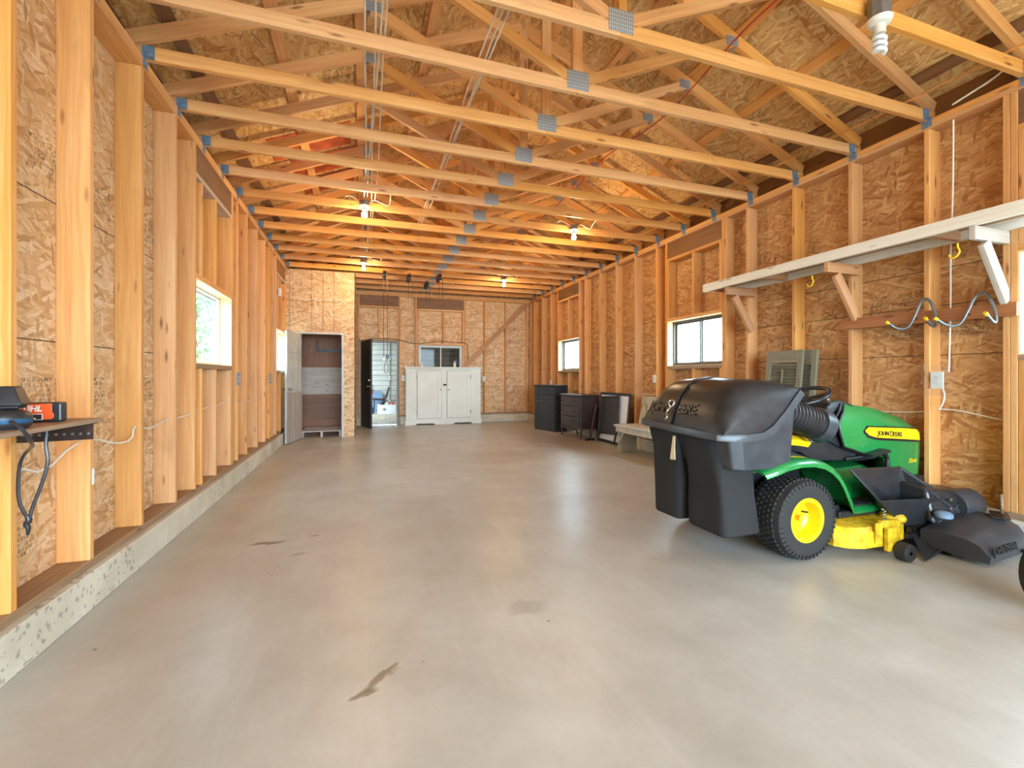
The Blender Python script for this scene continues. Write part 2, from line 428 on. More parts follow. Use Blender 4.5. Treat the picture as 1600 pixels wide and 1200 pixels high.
# ------------------------------------------------------------------ mesh builder
class B:
    def __init__(self):
        self.bm = bmesh.new()
        self.uv = self.bm.loops.layers.uv.new('UVMap')
        self.mi = 0

    def face(self, vs, uvs=None):
        try:
            f = self.bm.faces.new(vs)
        except ValueError:
            return None
        f.material_index = self.mi
        if uvs:
            for l, q in zip(f.loops, uvs):
                l[self.uv].uv = q
        return f

    def hexa(self, p, L, W, T, uo, vo):
        """8 points: axis order (l, w, t) bits; UV along l"""
        v = [self.bm.verts.new(q) for q in p]
        idx = lambda l, w, t: v[l * 4 + w * 2 + t]
        # sides
        for (a, b, base, span) in (((0, 0), (1, 0), 0, W), ((1, 1), (0, 1), W + T, W)):
            self.face([idx(0, *a), idx(1, *a), idx(1, *b), idx(0, *b)],
                      [(uo, vo + base), (uo + L, vo + base), (uo + L, vo + base + span), (uo, vo + base + span)])
        for (a, b, base, span) in (((1, 0), (1, 1), W, T), ((0, 1), (0, 0), 2 * W + T, T)):
            self.face([idx(0, *a), idx(1, *a), idx(1, *b), idx(0, *b)],
                      [(uo, vo + base), (uo + L, vo + base), (uo + L, vo + base + span), (uo, vo + base + span)])
        for l in (0, 1):
            q = [idx(l, 0, 0), idx(l, 1, 0), idx(l, 1, 1), idx(l, 0, 1)]
            self.face(q if l else q[::-1], [(uo + l, vo), (uo + l + 0.004, vo + W), (uo + l + 0.008, vo + W), (uo + l + .004, vo)])

    def beam(self, p0, p1, w, t, up=(0, 0, 1)):
        """w: size across (perpendicular to up), t: size along up"""
        p0, p1 = Vector(p0), Vector(p1)
        d = (p1 - p0)
        L = d.length
        d.normalize()
        up = Vector(up)
        s = d.cross(up)
        if s.length < 1e-5:
            s = d.cross(Vector((1, 0, 0)))
        s.normalize()
        u = s.cross(d).normalized()
        pts = []
        for l in (0, 1):
            for a in (-1, 1):
                for b in (-1, 1):
                    pts.append(p0 + d * (L * l) + s * (a * w / 2) + u * (b * t / 2))
        self.hexa(pts, L, w, t, random.random() * 20, random.random() * 9)
        return self

    def box(self, a, b):
        """axis aligned between corners; grain follows the longest axis"""
        lo = [min(a[i], b[i]) for i in range(3)]
        hi = [max(a[i], b[i]) for i in range(3)]
        size = [hi[i] - lo[i] for i in range(3)]
        ax = size.index(max(size))
        o = [i for i in range(3) if i != ax]
        if ax == 1:
            o = [2, 0]
        pts = []
        for l in (0, 1):
            for w in (0, 1):
                for t in (0, 1):
                    q = [0, 0, 0]
                    q[ax] = (lo, hi)[l][ax]
                    q[o[0]] = (lo, hi)[w][o[0]]
                    q[o[1]] = (lo, hi)[t][o[1]]
                    pts.append(q)
        self.hexa(pts, size[ax], size[o[0]], size[o[1]], random.random() * 20, random.random() * 9)
        return self

    def ring(self, pts):
        return [self.bm.verts.new(p) for p in pts]

    def loft(self, rings, closed=True, cap0=True, cap1=True):
        R = [self.ring(r) for r in rings]
        n = len(R[0])
        for i in range(len(R) - 1):
            for j in range(n if closed else n - 1):
                k = (j + 1) % n
                self.face([R[i][j], R[i][k], R[i + 1][k], R[i + 1][j]])
        if cap0:
            self.face(R[0][::-1])
        if cap1:
            self.face(R[-1])
        return self

    def frame(self, d):
        d = Vector(d).normalized()
        a = Vector((0, 0, 1)) if abs(d.z) < 0.9 else Vector((1, 0, 0))
        s = d.cross(a).normalized()
        return s, s.cross(d).normalized()

    def cyl(self, p0, p1, r0, r1=None, n=16, caps=True):
        r1 = r0 if r1 is None else r1
        p0, p1 = Vector(p0), Vector(p1)
        s, u = self.frame(p1 - p0)
        rr = []
        for p, r in ((p0, r0), (p1, r1)):
            rr.append([p + s * (r * math.cos(2 * PI * i / n)) + u * (r * math.sin(2 * PI * i / n)) for i in range(n)])
        return self.loft(rr, True, caps, caps)

    def tube(self, pts, r, n=8, closed=False, smooth=0):
        pts = [Vector(p) for p in pts]
        for _ in range(smooth):
            q = []
            m = len(pts)
            for i in range(m if closed else m - 1):
                a, b = pts[i], pts[(i + 1) % m]
                q += [a * 0.75 + b * 0.25, a * 0.25 + b * 0.75]
            if not closed:
                q = [pts[0]] + q + [pts[-1]]
            if isinstance(r, (list, tuple)):
                e = []
                for i in range(m - 1):
                    e += [r[i] * 0.75 + r[i + 1] * 0.25, r[i] * 0.25 + r[i + 1] * 0.75]
                r = [r[0]] + e + [r[-1]]
            pts = q
        m = len(pts)
        rings = []
        prev = None
        for i in range(m):
            if closed:
                d = pts[(i + 1) % m] - pts[i - 1]
            else:
                d = pts[min(i + 1, m - 1)] - pts[max(i - 1, 0)]
            d.normalize()
            if prev is None:
                s, u = self.frame(d)
            else:
                s = prev - d * prev.dot(d)
                s = s.normalized() if s.length > 1e-6 else self.frame(d)[0]
                u = s.cross(d).normalized()
            prev = s
            rad = r[i] if isinstance(r, (list, tuple)) else r
            rings.append([pts[i] + s * (rad * math.cos(2 * PI * k / n)) + u * (rad * math.sin(2 * PI * k / n)) for k in range(n)])
        if closed:
            rings.append(rings[0])
            self.loft(rings, True, False, False)
            bmesh.ops.remove_doubles(self.bm, verts=self.bm.verts, dist=1e-6)
            return self
        return self.loft(rings)

    def lathe(self, prof, o, axis, n=32, capped=False):
        """prof: (radius, offset along axis)"""
        o, axis = Vector(o), Vector(axis).normalized()
        s, u = self.frame(axis)
        rr = []
        for (r, h) in prof:
            rr.append([o + axis * h + s * (r * math.cos(2 * PI * i / n)) + u * (r * math.sin(2 * PI * i / n)) for i in range(n)])
        return self.loft(rr, True, capped, capped)

    def prism(self, poly, vec):
        vec = Vector(vec)
        return self.loft([[Vector(p) for p in poly], [Vector(p) + vec for p in poly]])

    def obj(self, name, m, parent=None, bevel=0.0, smooth=None, loc=None, seg=2):
        bmesh.ops.recalc_face_normals(self.bm, faces=self.bm.faces)
        me = bpy.data.meshes.new(name)
        self.bm.to_mesh(me)
        self.bm.free()
        for x in (m if isinstance(m, (list, tuple)) else [m]):
            me.materials.append(M[x] if isinstance(x, str) else x)
        o = bpy.data.objects.new(name, me)
        C.objects.link(o)
        if parent:
            o.parent = parent
        if loc:
            o.location = loc
        if smooth is not None:
            for p in me.polygons:
                p.use_smooth = True
            me.set_sharp_from_angle(angle=smooth)
        if bevel:
            md = o.modifiers.new('edge', 'BEVEL')
            md.width = bevel
            md.segments = seg
            md.limit_method = 'ANGLE'
            md.angle_limit = 0.6
        return o


def box(a, b):
    return B().box(a, b)


def beam(a, b, w, t, up=(0, 0, 1)):
    return B().beam(a, b, w, t, up)


def tube(pts, r, n=8, closed=False, smooth=0):
    return B().tube(pts, r, n, closed, smooth)


def thing(name, label, cat, loc=(0, 0, 0), rz=0.0, group=None):
    o = bpy.data.objects.new(name, None)
    o.empty_display_size = 0.1
    C.objects.link(o)
    o.location = loc
    o.rotation_euler = (0, 0, rz)
    return tag(o, label, cat, group)


def tag(o, label, cat, group=None):
    o['label'] = label
    o['category'] = cat
    if group:
        o['group'] = group
    return o


def struct(o, label=None):
    o['kind'] = 'structure'
    if label:
        o['label'] = label
    return o


def dup(root, loc, label=None):
    r = root.copy()
    C.objects.link(r)
    r.location = loc
    if label:
        r['label'] = label
    for ch in list(root.children):
        c = ch.copy()
        C.objects.link(c)
        c.parent = r
        for g in ch.children:
            d = g.copy()
            C.objects.link(d)
            d.parent = c
    return r


def text(body, size, ext, m, name, parent, origin, xd, yd, sx=1.0, shear=0.0, bold=0.0, align='LEFT'):
    cu = bpy.data.curves.new(name, 'FONT')
    cu.body = body
    cu.size = size
    cu.extrude = ext
    cu.shear = shear
    cu.offset = bold
    cu.align_x = align
    t = bpy.data.objects.new('tmp', cu)
    C.objects.link(t)
    bpy.context.view_layer.update()
    me = bpy.data.meshes.new_from_object(t.evaluated_get(bpy.context.evaluated_depsgraph_get()))
    bpy.data.objects.remove(t)
    xd, yd = Vector(xd).normalized(), Vector(yd).normalized()
    zd = xd.cross(yd)
    mt = Matrix(((xd.x * sx, yd.x, zd.x, origin[0]), (xd.y * sx, yd.y, zd.y, origin[1]), (xd.z * sx, yd.z, zd.z, origin[2]), (0, 0, 0, 1)))
    me.transform(mt)
    me.materials.clear()
    me.materials.append(M[m])
    o = bpy.data.objects.new(name, me)
    C.objects.link(o)
    o.parent = parent
    return o


# ------------------------------------------------------------------ room constants
XL, XR = -1.33, 4.30            # stud faces
XLS, XRS = -1.47, 4.44          # sheathing faces
YB, YBS = 11.40, 11.49
YF = -4.0
ZP0, ZP1 = 3.16, 3.235          # top plates
ZS = 0.232                      # top of sill plate
XC = (XL + XR) / 2
SLOPE = 0.417
ROOF0 = 3.345                   # top chord underside at the wall line


def wall_sheet(name, m, axis, pos, u0, u1, z0, z1, holes, out):
    """sheathing with rectangular holes, 12 mm thick; axis 'x' = plane of constant x"""
    us = sorted({u0, u1} | {h[0] for h in holes} | {h[1] for h in holes})
    zs = sorted({z0, z1} | {h[2] for h in holes} | {h[3] for h in holes})
    us = [u for u in us if u0 <= u <= u1]
    b = B()
    for i in range(len(us) - 1):
        for j in range(len(zs) - 1):
            a0, a1, c0, c1 = us[i], us[i + 1], zs[j], zs[j + 1]
            mu, mz = (a0 + a1) / 2, (c0 + c1) / 2
            if any(h[0] < mu < h[1] and h[2] < mz < h[3] for h in holes):
                continue
            for q in (pos, pos + out * 0.012):
                P = [(a0, c0), (a1, c0), (a1, c1), (a0, c1)]
                vs = [b.bm.verts.new((q, u, z) if axis == 'x' else (u, q, z)) for u, z in P]
                b.face(vs, P)
            # edges all round
            for (p, q) in (((a0, c0), (a1, c0)), ((a1, c0), (a1, c1)), ((a1, c1), (a0, c1)), ((a0, c1), (a0, c0))):
                vs = [b.bm.verts.new((x, u, z) if axis == 'x' else (u, x, z)) for x, (u, z) in ((pos, p), (pos, q), (pos + out * 0.012, q), (pos + out * 0.012, p))]
                b.face(vs, [p, q, q, p])
    me = bpy.data.meshes.new(name)
    b.bm.to_mesh(me)
    b.bm.free()
    me.materials.append(M[m])
    o = bpy.data.objects.new(name, me)
    C.objects.link(o)
    return struct(o)


# ------------------------------------------------------------------ floor, ground
struct(box((-1.49, YF, -0.15), (4.46, 12.9, 0.0)).obj('floor', 'floor'), 'worn grey concrete garage floor with dark spills')
struct(box((-60, -40, -0.4), (60, 60, -0.152)).obj('ground', 'gravel'), 'pale gravel ground outside the garage')

# ------------------------------------------------------------------ left wall
WL = [(4.49, 5.565, 1.29, 2.025), (8.27, 9.17, 1.28, 1.985)]
wl = wall_sheet('wall_left', 'osb_left', 'x', XLS, YF, YBS, 0.19, 3.30, WL, -1)
wl['label'] = 'flake board wall with open fir studs, on the side of the power tool shelf'
WR = [(4.541, 5.606, 1.33, 2.0), (8.473, 9.507, 1.31, 2.01), (0.70, 1.844, 1.33, 2.05)]
wr = wall_sheet('wall_right', 'osb_right', 'x', XRS, YF, YBS, 0.19, 3.30, WR, 1)
wr['label'] = 'flake board wall with open fir studs, on the side of the green mower'


def stud(parent, x0, x1, y, z0, z1, name='stud', w=0.038, m='fir'):
    return box((x0, y - w / 2, z0), (x1, y + w / 2, z1)).obj(name, m, parent, bevel=0.003, seg=1)


for y in (0.05, 0.63, 1.21, 1.79, 2.357, 2.912, 3.482, 4.033, 4.450, 5.584, 5.628, 6.262, 6.838, 7.351, 7.953, 8.236, 9.19, 9.8, 10.4, 11.0):
    stud(wl, XLS, XL, y, ZS, ZP0)
for y in (0.05, 0.66, 1.86, 1.90, 2.370, 2.965, 3.543, 4.143, 4.480, 4.520, 5.627, 5.86, 6.43, 7.028, 7.60, 8.198, 8.452, 9.53, 9.933, 10.5, 11.08, 11.35):
    stud(wr, XR, XRS, y, ZS, ZP0)
for par, xa, xb, y0, y1 in ((wl, XLS, XL, YF, YBS), (wr, XR, XRS, YF, YBS)):
    box((xa, y0, ZP0), (xb, y1, ZP0 + 0.037)).obj('top_plate', 'fir', par)
    box((xa, y0, ZP0 + 0.038), (xb, y1, ZP1)).obj('top_plate', 'fir', par)
    box((xa, y0, 0.19), (xb, y1, ZS)).obj('sill_plate', 'sill', par, bevel=0.003, seg=1)


def rough_opening(par, xa, xb, ya, yb, z0, z1, crip):
    box((xa, ya, z1), (xb, yb, z1 + 0.038)).obj('lintel_board', 'fir', par)
    box((xa, ya, z0 - 0.038), (xb, yb, z0)).obj('rough_sill', 'sill', par)
    hx0, hx1 = (xa + 0.03, xb - 0.004) if xa < 0 else (xa + 0.004, xb - 0.03)
    box((hx0, ya, ZP0 - 0.24), (hx1, yb, ZP0)).obj('header', 'header', par)
    box((xa, ya, ZP0 - 0.278), (xb, yb, ZP0 - 0.24)).obj('header_flat', 'greyed' if xa < 0 else 'fir', par)
    for y in crip:
        stud(par, xa, xb, y, z1 + 0.038, ZP0 - 0.278, 'cripple_stud')
        stud(par, xa, xb, y, ZS, z0 - 0.038, 'cripple_stud')


rough_opening(wl, XLS, XL, 4.47, 5.565, 1.29, 2.025, (4.62, 5.02, 5.545))
rough_opening(wl, XLS, XL, 8.255, 9.17, 1.28, 1.985, (8.7,))
rough_opening(wr, XR, XRS, 4.541, 5.606, 1.33, 2.0, (4.56, 5.06, 5.585))
rough_opening(wr, XR, XRS, 8.473, 9.507, 1.31, 2.01, (8.99,))
rough_opening(wr, XR, XRS, 0.70, 1.84, 1.33, 2.05, (1.25, 1.82))


def window(n, xg, ya, yb, z0, z1, m, label, xin, mull=0.5, glass='glass', axis='x'):
    """sliding window: jamb lining, frame and two sashes; xg is the glass plane"""
    w = thing('window_%d' % n, label, 'window')
    w['kind'] = 'structure'
    g = lambda x, y, z: (x, y, z) if axis == 'x' else (y, x, z)
    s = 1 if xin > xg else -1
    x0, x1 = xg - s * 0.03, xg + s * 0.035
    f = B()
    t = 0.032
    for a, b in (((ya, z0), (yb, z0 + t)), ((ya, z1 - t), (yb, z1)), ((ya, z0 + t), (ya + t, z1 - t)), ((yb - t, z0 + t), (yb, z1 - t))):
        f.box(g(x0, *a), g(x1, *b))
    f.obj('window_frame', m, w)
    ym = ya + (yb - ya) * mull
    for i, (p, q, dx) in enumerate(((ya + t, ym + 0.018, 0.012), (ym - 0.018, yb - t, -0.012))):
        sb = B()
        r = 0.026
        xa, xb = xg + s * dx - 0.011, xg + s * dx + 0.011
        for a, b in (((p, z0 + t), (q, z0 + t + r)), ((p, z1 - t - r), (q, z1 - t)), ((p, z0 + t + r), (p + r, z1 - t - r)), ((q - r, z0 + t + r), (q, z1 - t - r))):
            sb.box(g(xa, *a), g(xb, *b))
        so = sb.obj('sash', m, w)
        xx = xg + s * dx
        box(g(xx - 0.002, p + r, z0 + t + r), g(xx + 0.002, q - r, z1 - t - r)).obj('pane', glass, so)
    return w


window(1, XLS - 0.005, 4.49, 5.565, 1.29, 2.025, 'vinyl', 'white sliding window between the studs opposite the mower', XL, 0.28)
window(2, XLS - 0.005, 8.27, 9.17, 1.28, 1.985, 'vinyl', 'white window beside the open grey closet door', XL, 0.5)
window(3, XRS - 0.005, 4.541, 5.606, 1.33, 2.0, 'darkframe', 'sliding window with a middle bar, above the mower bagger', XR, 0.47)
window(4, XRS - 0.005, 8.473, 9.507, 1.31, 2.01, 'darkframe', 'glaring window above the black dresser', XR, 0.12)
window(5, XRS - 0.005, 0.70, 1.844, 1.33, 2.05, 'darkframe', 'window beyond the hook rail, at the edge of the picture', XR, 0.5)
# lining boards in the deep openings
for par, xa, xb, ops in ((wl, XLS + 0.03, XL, WL), (wr, XR, XRS - 0.045, WR)):
    for (a, b, z0, z1) in ops:
        box((xa, b - 0.012, z0), (xb, b - 0.0005, z1)).obj('jamb_board', 'jamb', par)
        box((xa, a + 0.0005, z1 - 0.012), (xb, b - 0.012, z1 - 0.0005)).obj('jamb_board', 'jamb', par)
        box((xa, a + 0.0005, z0 + 0.0005), (xb, b - 0.012, z0 + 0.008)).obj('jamb_board', 'jamb', par)

# ------------------------------------------------------------------ back wall
HB = [(-0.03, 0.855, 0.0, 2.04), (1.355, 2.465, 1.30, 1.975)]
wb = wall_sheet('wall_back', 'osb_back', 'y', YBS, XLS, XRS, 0.0, 3.30, HB, 1)
wb['label'] = 'flake board back wall with studs and a long diagonal brace'


def bstud(x, z0, z1, name='stud', w=0.038):
    return box((x - w / 2, YB, z0), (x + w / 2, YBS, z1)).obj(name, 'fir', wb, bevel=0.003, seg=1)


for x in (-0.07, 0.895, 1.285, 2.515, 3.06, 3.64, 4.235):
    bstud(x, 0.232, ZP0)
bstud(1.322, 0.232, 2.88)
bstud(2.485, 0.232, 2.84)
bstud(0.86 + 0.015, 2.08, 2.86, 'cripple_stud')
bstud(0.40, 2.12, 2.86, 'cripple_stud')
bstud(1.98, 2.02, 2.84, 'cripple_stud')
box((XLS, YB, ZP0), (XRS, YBS, ZP0 + 0.037)).obj('top_plate', 'fir', wb)
box((XLS, YB, ZP0 + 0.038), (XRS, YBS, ZP1)).obj('top_plate', 'fir', wb)
box((0.875, YB, 0.19), (XRS, YBS, 0.232)).obj('sill_plate', 'sill', wb)
box((-0.051, YB + 0.004, 2.90), (0.876, YB + 0.04, ZP0)).obj('header', 'header', wb)
box((-0.051, YB, 2.862), (0.876, YBS, 2.90)).obj('header_flat', 'fir', wb)
box((1.304, YB + 0.004, 2.88), (2.496, YB + 0.04, ZP0)).obj('header', 'header', wb)
box((1.304, YB, 2.842), (2.496, YBS, 2.88)).obj('header_flat', 'fir', wb)
box((-0.051, YB, 2.075), (0.876, YBS, 2.113)).obj('lintel_board', 'fir', wb)
box((1.341, YB, 1.98), (2.466, YBS, 2.018)).obj('lintel_board', 'fir', wb)
B().beam((2.50, YB - 0.013, 1.40), (4.20, YB - 0.013, 3.13), 0.025, 0.10, (0, 0, 1)).obj('diagonal_brace', 'brace', wb)
window(6, YBS + 0.0, 1.357, 2.463, 1.30, 1.975, 'vinyl', 'white framed dim window behind the white cabinet', YB, 0.5, 'darkglass', 'y')

# concrete kerbs under the walls
struct(box((XLS, YF, 0), (-1.295, YBS, 0.189)).obj('baseboard_left', 'kerb', bevel=0.006), 'pale concrete kerb under the studs of the tool shelf wall')
struct(box((4.265, YF, 0), (XRS, YBS, 0.189)).obj('baseboard_right', 'kerb', bevel=0.006), 'concrete kerb under the studs behind the mower')
struct(box((0.90, YB - 0.02, 0), (4.264, YBS, 0.189)).obj('baseboard_back', 'kerb', bevel=0.006), 'concrete kerb at the foot of the back wall')

# front wall with the open garage doorway (behind the camera)
wf = wall_sheet('wall_front', 'osb_back', 'y', YF, XLS, XRS, 0.0, 3.30, [(-1.1, 4.1, 0.0, 2.8)], -1)
gab = B()
for y in (YF, YF - 0.012, YBS, YBS + 0.012):
    vs = [gab.bm.verts.new(p) for p in ((XLS - 0.1, y, 3.29), (XRS + 0.1, y, 3.29), (XRS + 0.1, y, ROOF0 + 0.165 - SLOPE * 0.24), (XC, y, ROOF0 + 0.165 + SLOPE * (XC - XL)), (XLS - 0.1, y, ROOF0 + 0.165 - SLOPE * 0.24))]
    gab.face(vs, [(p.co.x, p.co.z) for p in vs])
struct(gab.obj('wall_gable', 'osb_back'), 'flake board gables above the end walls')

# ------------------------------------------------------------------ roof deck
def roof_z(x, lift=0.0):
    return ROOF0 + 0.16 + lift + SLOPE * (min(x - XL, XR - x))


roof = B()
for s in (-1, 1):
    xe = XL - 0.45 if s < 0 else XR + 0.45
    for dz in (0.0, 0.012):
        ze, zc = roof_z(XL if s < 0 else XR, dz) - SLOPE * 0.45, roof_z(XC, dz)
        vs = [roof.bm.verts.new(p) for p in ((xe, YF - 0.3, ze), (xe, YBS + 0.3, ze), (XC, YBS + 0.3, zc), (XC, YF - 0.3, zc))]
        Ls = math.hypot(XC - XL, SLOPE * (XC - XL)) + 0.49
        roof.face(vs, [(YF - 0.3 + (7 if s > 0 else 0), 0), (YBS + 0.3 + (7 if s > 0 else 0), 0), (YBS + 0.3 + (7 if s > 0 else 0), Ls), (YF - 0.3 + (7 if s > 0 else 0), Ls)])
ceil = struct(roof.obj('ceiling', 'osb_roof'), 'flake board roof deck above the trusses')
for s in (-1, 1):
    for k in range(5):
        x = (XL + 0.12 + k * 0.60) if s < 0 else (XR - 0.12 - k * 0.60)
        z = roof_z(x) - 0.021
        beam((x, YF, z), (x, YB, z), 0.09, 0.036, (SLOPE * s, 0, 1)).obj('purlin', 'header' if k == 0 else 'truss', ceil)
for (ya, yb, xa, xb) in ((5.28, 5.78, -0.95, -0.12), (5.86, 6.35, -0.80, 0.0), (6.45, 6.93, -0.75, -0.1)):
    beam((xa, (ya + yb) / 2, roof_z(xa) - 0.004), (xb, (ya + yb) / 2, roof_z(xb) - 0.004), yb - ya, 0.006, (-SLOPE, 0, 1)).obj('stained_panel', 'redboard', ceil)
# board closing the eaves, its dark colour standing in for shade
box((XLS, YF, ZP1), (XLS + 0.012, YBS, 3.50)).obj('eave_shade_board', 'header', ceil)
box((XRS - 0.012, YF, ZP1), (XRS, YBS, 3.50)).obj('eave_shade_board', 'header', ceil)

# ------------------------------------------------------------------ roof trusses
ORD = ['first', 'second', 'third', 'fourth', 'fifth', 'sixth', 'seventh', 'eighth', 'ninth', 'tenth', 'eleventh', 'twelfth', 'thirteenth', 'fourteenth', 'fifteenth', 'sixteenth', 'seventeenth']
TY0, TSP = 1.811, 0.573


def make_truss():
    r = thing('roof_truss', '', 'roof truss', (XC, TY0, ZP1), 0, 'wooden roof trusses')
    hw = (XR - XL) / 2
    t = 0.038
    beam((-hw - 0.1, 0, 0.045), (0.0, 0, 0.045), t, 0.09).obj('bottom_chord', 'truss', r, bevel=0.003, seg=1)
    beam((0.0005, 0, 0.045), (hw + 0.1, 0, 0.045), t, 0.09).obj('bottom_chord', 'truss', r, bevel=0.003, seg=1)
    zt = ROOF0 + 0.055 - ZP1
    topz = lambda x: zt + SLOPE * (hw - abs(x))
    for s in (-1, 1):
        beam((s * (hw + 0.1), 0, topz(hw + 0.1)), (s * 0.02, 0, topz(0.02)), t, 0.09).obj('top_chord', 'truss', r)
        beam((s * 0.06, 0, 0.10), (s * hw * 0.5, 0, topz(hw * 0.5) - 0.05), t, 0.08).obj('web', 'truss', r)
        g = B()
        for y in (-0.0215, 0.0215):
            g.box((s * hw * 0.5 - 0.06, y - 0.0015, topz(hw * 0.5) - 0.085), (s * hw * 0.5 + 0.06, y + 0.0015, topz(hw * 0.5) - 0.005))
        g.obj('connector_plate', 'galv', r)
        # twisted hurricane tie at the bearing
        h = B()
        x = s * (hw - 0.02)
        for y in (-0.0215, 0.0215):
            h.box((x - 0.035, y - 0.0015, 0.0), (x + 0.035, y + 0.0015, 0.088))
        xi = s * (hw + 0.001)
        h.box((s * hw - s * 0.003, -0.05, -0.06), (s * hw - s * 0.0005, 0.02, 0.012))
        h.box((x - 0.03, -0.05, 0.002), (x + 0.03, -0.02, 0.005))
        h.cyl((s * hw - s * 0.003, -0.028, -0.04), (s * hw - s * 0.008, -0.028, -0.04), 0.006, n=8)
        h.obj('hurricane_tie', 'tie', r)
    beam((0, 0, 0.09), (0, 0, topz(0) - 0.04), t, 0.08, (1, 0, 0)).obj('king_post', 'truss', r)
    g = B()
    for y in (-0.0215, 0.0215):
        g.box((-0.085, y - 0.0015, 0.02), (0.085, y + 0.0015, 0.155))
    g.obj('connector_plate', 'galv', r)
    return r


T0 = make_truss()
NT_ = 17
for n in range(NT_):
    extra = {0: ', with the unlit spiral bulb', 7: ', with two lit bulbs', 12: ', with one lit bulb', 13: ', with one lit bulb'}.get(n, '')
    if n == NT_ - 1:
        lab = 'wooden roof truss next to the back wall, last of the row'
    else:
        lab = 'open wooden roof truss, %s counted from the camera end%s' % (ORD[n], extra)
    r = T0 if n == 0 else dup(T0, (XC, TY0 + TSP * n, ZP1))
    r['label'] = lab


# ------------------------------------------------------------------ closet in the far corner
YC = 9.40
XCR = -0.121
wc = wall_sheet('wall_closet', 'osb_closet', 'y', YC, XLS + 0.012, XCR, 0.0, 3.22, [(-1.12, -0.37, 0.0, 2.0)], 1)
wc['label'] = 'flake board closet front with a grey door standing open'
wcs = wall_sheet('wall_closet_side', 'osb_back', 'x', XCR, YC, YBS - 0.09, 0.0, 3.22, [], -1)
wcs['label'] = 'flake board side wall of the corner closet'
struct(box((XLS + 0.012, 10.55, 0), (XCR - 0.013, 10.562, 3.2)).obj('wall_closet_back', 'oldboard'), 'brown board at the back of the closet')
for i, (z0, z1, m) in enumerate(((0.80, 1.38, 'greyed'), (0.25, 0.80, 'header'))):
    struct(box((XLS + 0.02, 10.538, z0), (XCR - 0.014, 10.549, z1)).obj('trim_%d' % (i + 1), m), ('pale grey panel across the closet back', 'dark brown panel low at the closet back')[i])
tr = thing('trim_3', 'white frame around the closet doorway', 'door frame')
tr['kind'] = 'structure'
box((-1.15, YC - 0.012, 2.0), (-0.33, YC + 0.08, 2.035)).obj('frame_head', 'trimwhite', tr)
box((-0.37, YC - 0.012, 0.0), (-0.335, YC + 0.08, 2.0)).obj('frame_jamb', 'trimwhite', tr)
box((-1.15, YC - 0.012, 0.0), (-1.12, YC + 0.08, 2.0)).obj('frame_jamb', 'trimwhite', tr)
# black wall bracket in the closet
t = thing('shelf_bracket', 'black angle bracket high on the closet back panel', 'bracket', (-0.62, 10.53, 1.72))
box((-0.30, -0.02, 0.0), (0.26, 0.008, 0.05)).obj('rail', 'blackmetal', t)
box((-0.30, -0.02, 0.051), (-0.27, 0.008, 0.25)).obj('upright', 'blackmetal', t)
# pallet in the closet
t = thing('wooden_pallet', 'grey wooden pallet lying on the closet floor', 'pallet', (-0.745, 9.95, 0))
for x in (-0.34, 0.0, 0.34):
    box((x - 0.02, -0.40, 0.0), (x + 0.02, 0.40, 0.10)).obj('runner', 'greyed', t)
for k in range(6):
    y = -0.36 + k * 0.144
    box((-0.36, y - 0.05, 0.101), (0.36, y + 0.05, 0.12)).obj('deck_board', 'greyed', t)


def panel_door(name, label, loc, rz, W, H, m, pm=None, panels=True, T=0.038, kick=None):
    """leaf from the hinge at the origin along +x; front faces -y"""
    d = thing(name, label, 'door', loc, rz)
    d['kind'] = 'structure'
    b = B()
    b.box((0, 0, 0.01), (W, T, H))
    if panels:
        cols = ((0.11, W / 2 - 0.045), (W / 2 + 0.045, W - 0.11))
        rows = ((0.22, 0.75), (0.90, 1.52), (1.62, 1.88))
        for (xa, xb) in cols:
            for (za, zb) in rows:
                for (y0, y1) in ((-0.007, 0.0005), (T - 0.0005, T + 0.007)):
                    b.box((xa, y0, za), (xb, y1, za + 0.022))
                    b.box((xa, y0, zb - 0.022), (xb, y1, zb))
                    b.box((xa, y0, za), (xa + 0.022, y1, zb))
                    b.box((xb - 0.022, y0, za), (xb, y1, zb))
                    b.box((xa + 0.04, y0 * 0.6, za + 0.04), (xb - 0.04, y1, zb - 0.04))
    b.obj('leaf', m, d, bevel=0.003, seg=1)
    if kick:
        B().box((0.004, -0.009, 0.012), (W - 0.004, -0.0075, kick)).box((0.004, T + 0.0075, 0.012), (W - 0.004, T + 0.009, kick)).obj('kick_panel', 'greyed', d)
    k = B()
    for s, y in ((-1, 0), (1, T)):
        k.lathe([(0.001, 0.06), (0.022, 0.058), (0.029, 0.048), (0.026, 0.035), (0.012, 0.026), (0.011, 0.008), (0.027, 0.006), (0.027, 0)], (W - 0.065, y, 0.96), (0, s, 0), 14)
    k.obj('door_knob', 'chrome', d, smooth=0.6)
    h = B()
    for z in (0.25, 1.02, 1.78):
        h.cyl((-0.004, -0.004, z - 0.045), (-0.004, -0.004, z + 0.045), 0.006, n=8)
    h.obj('hinge', 'chrome', d)
    return d


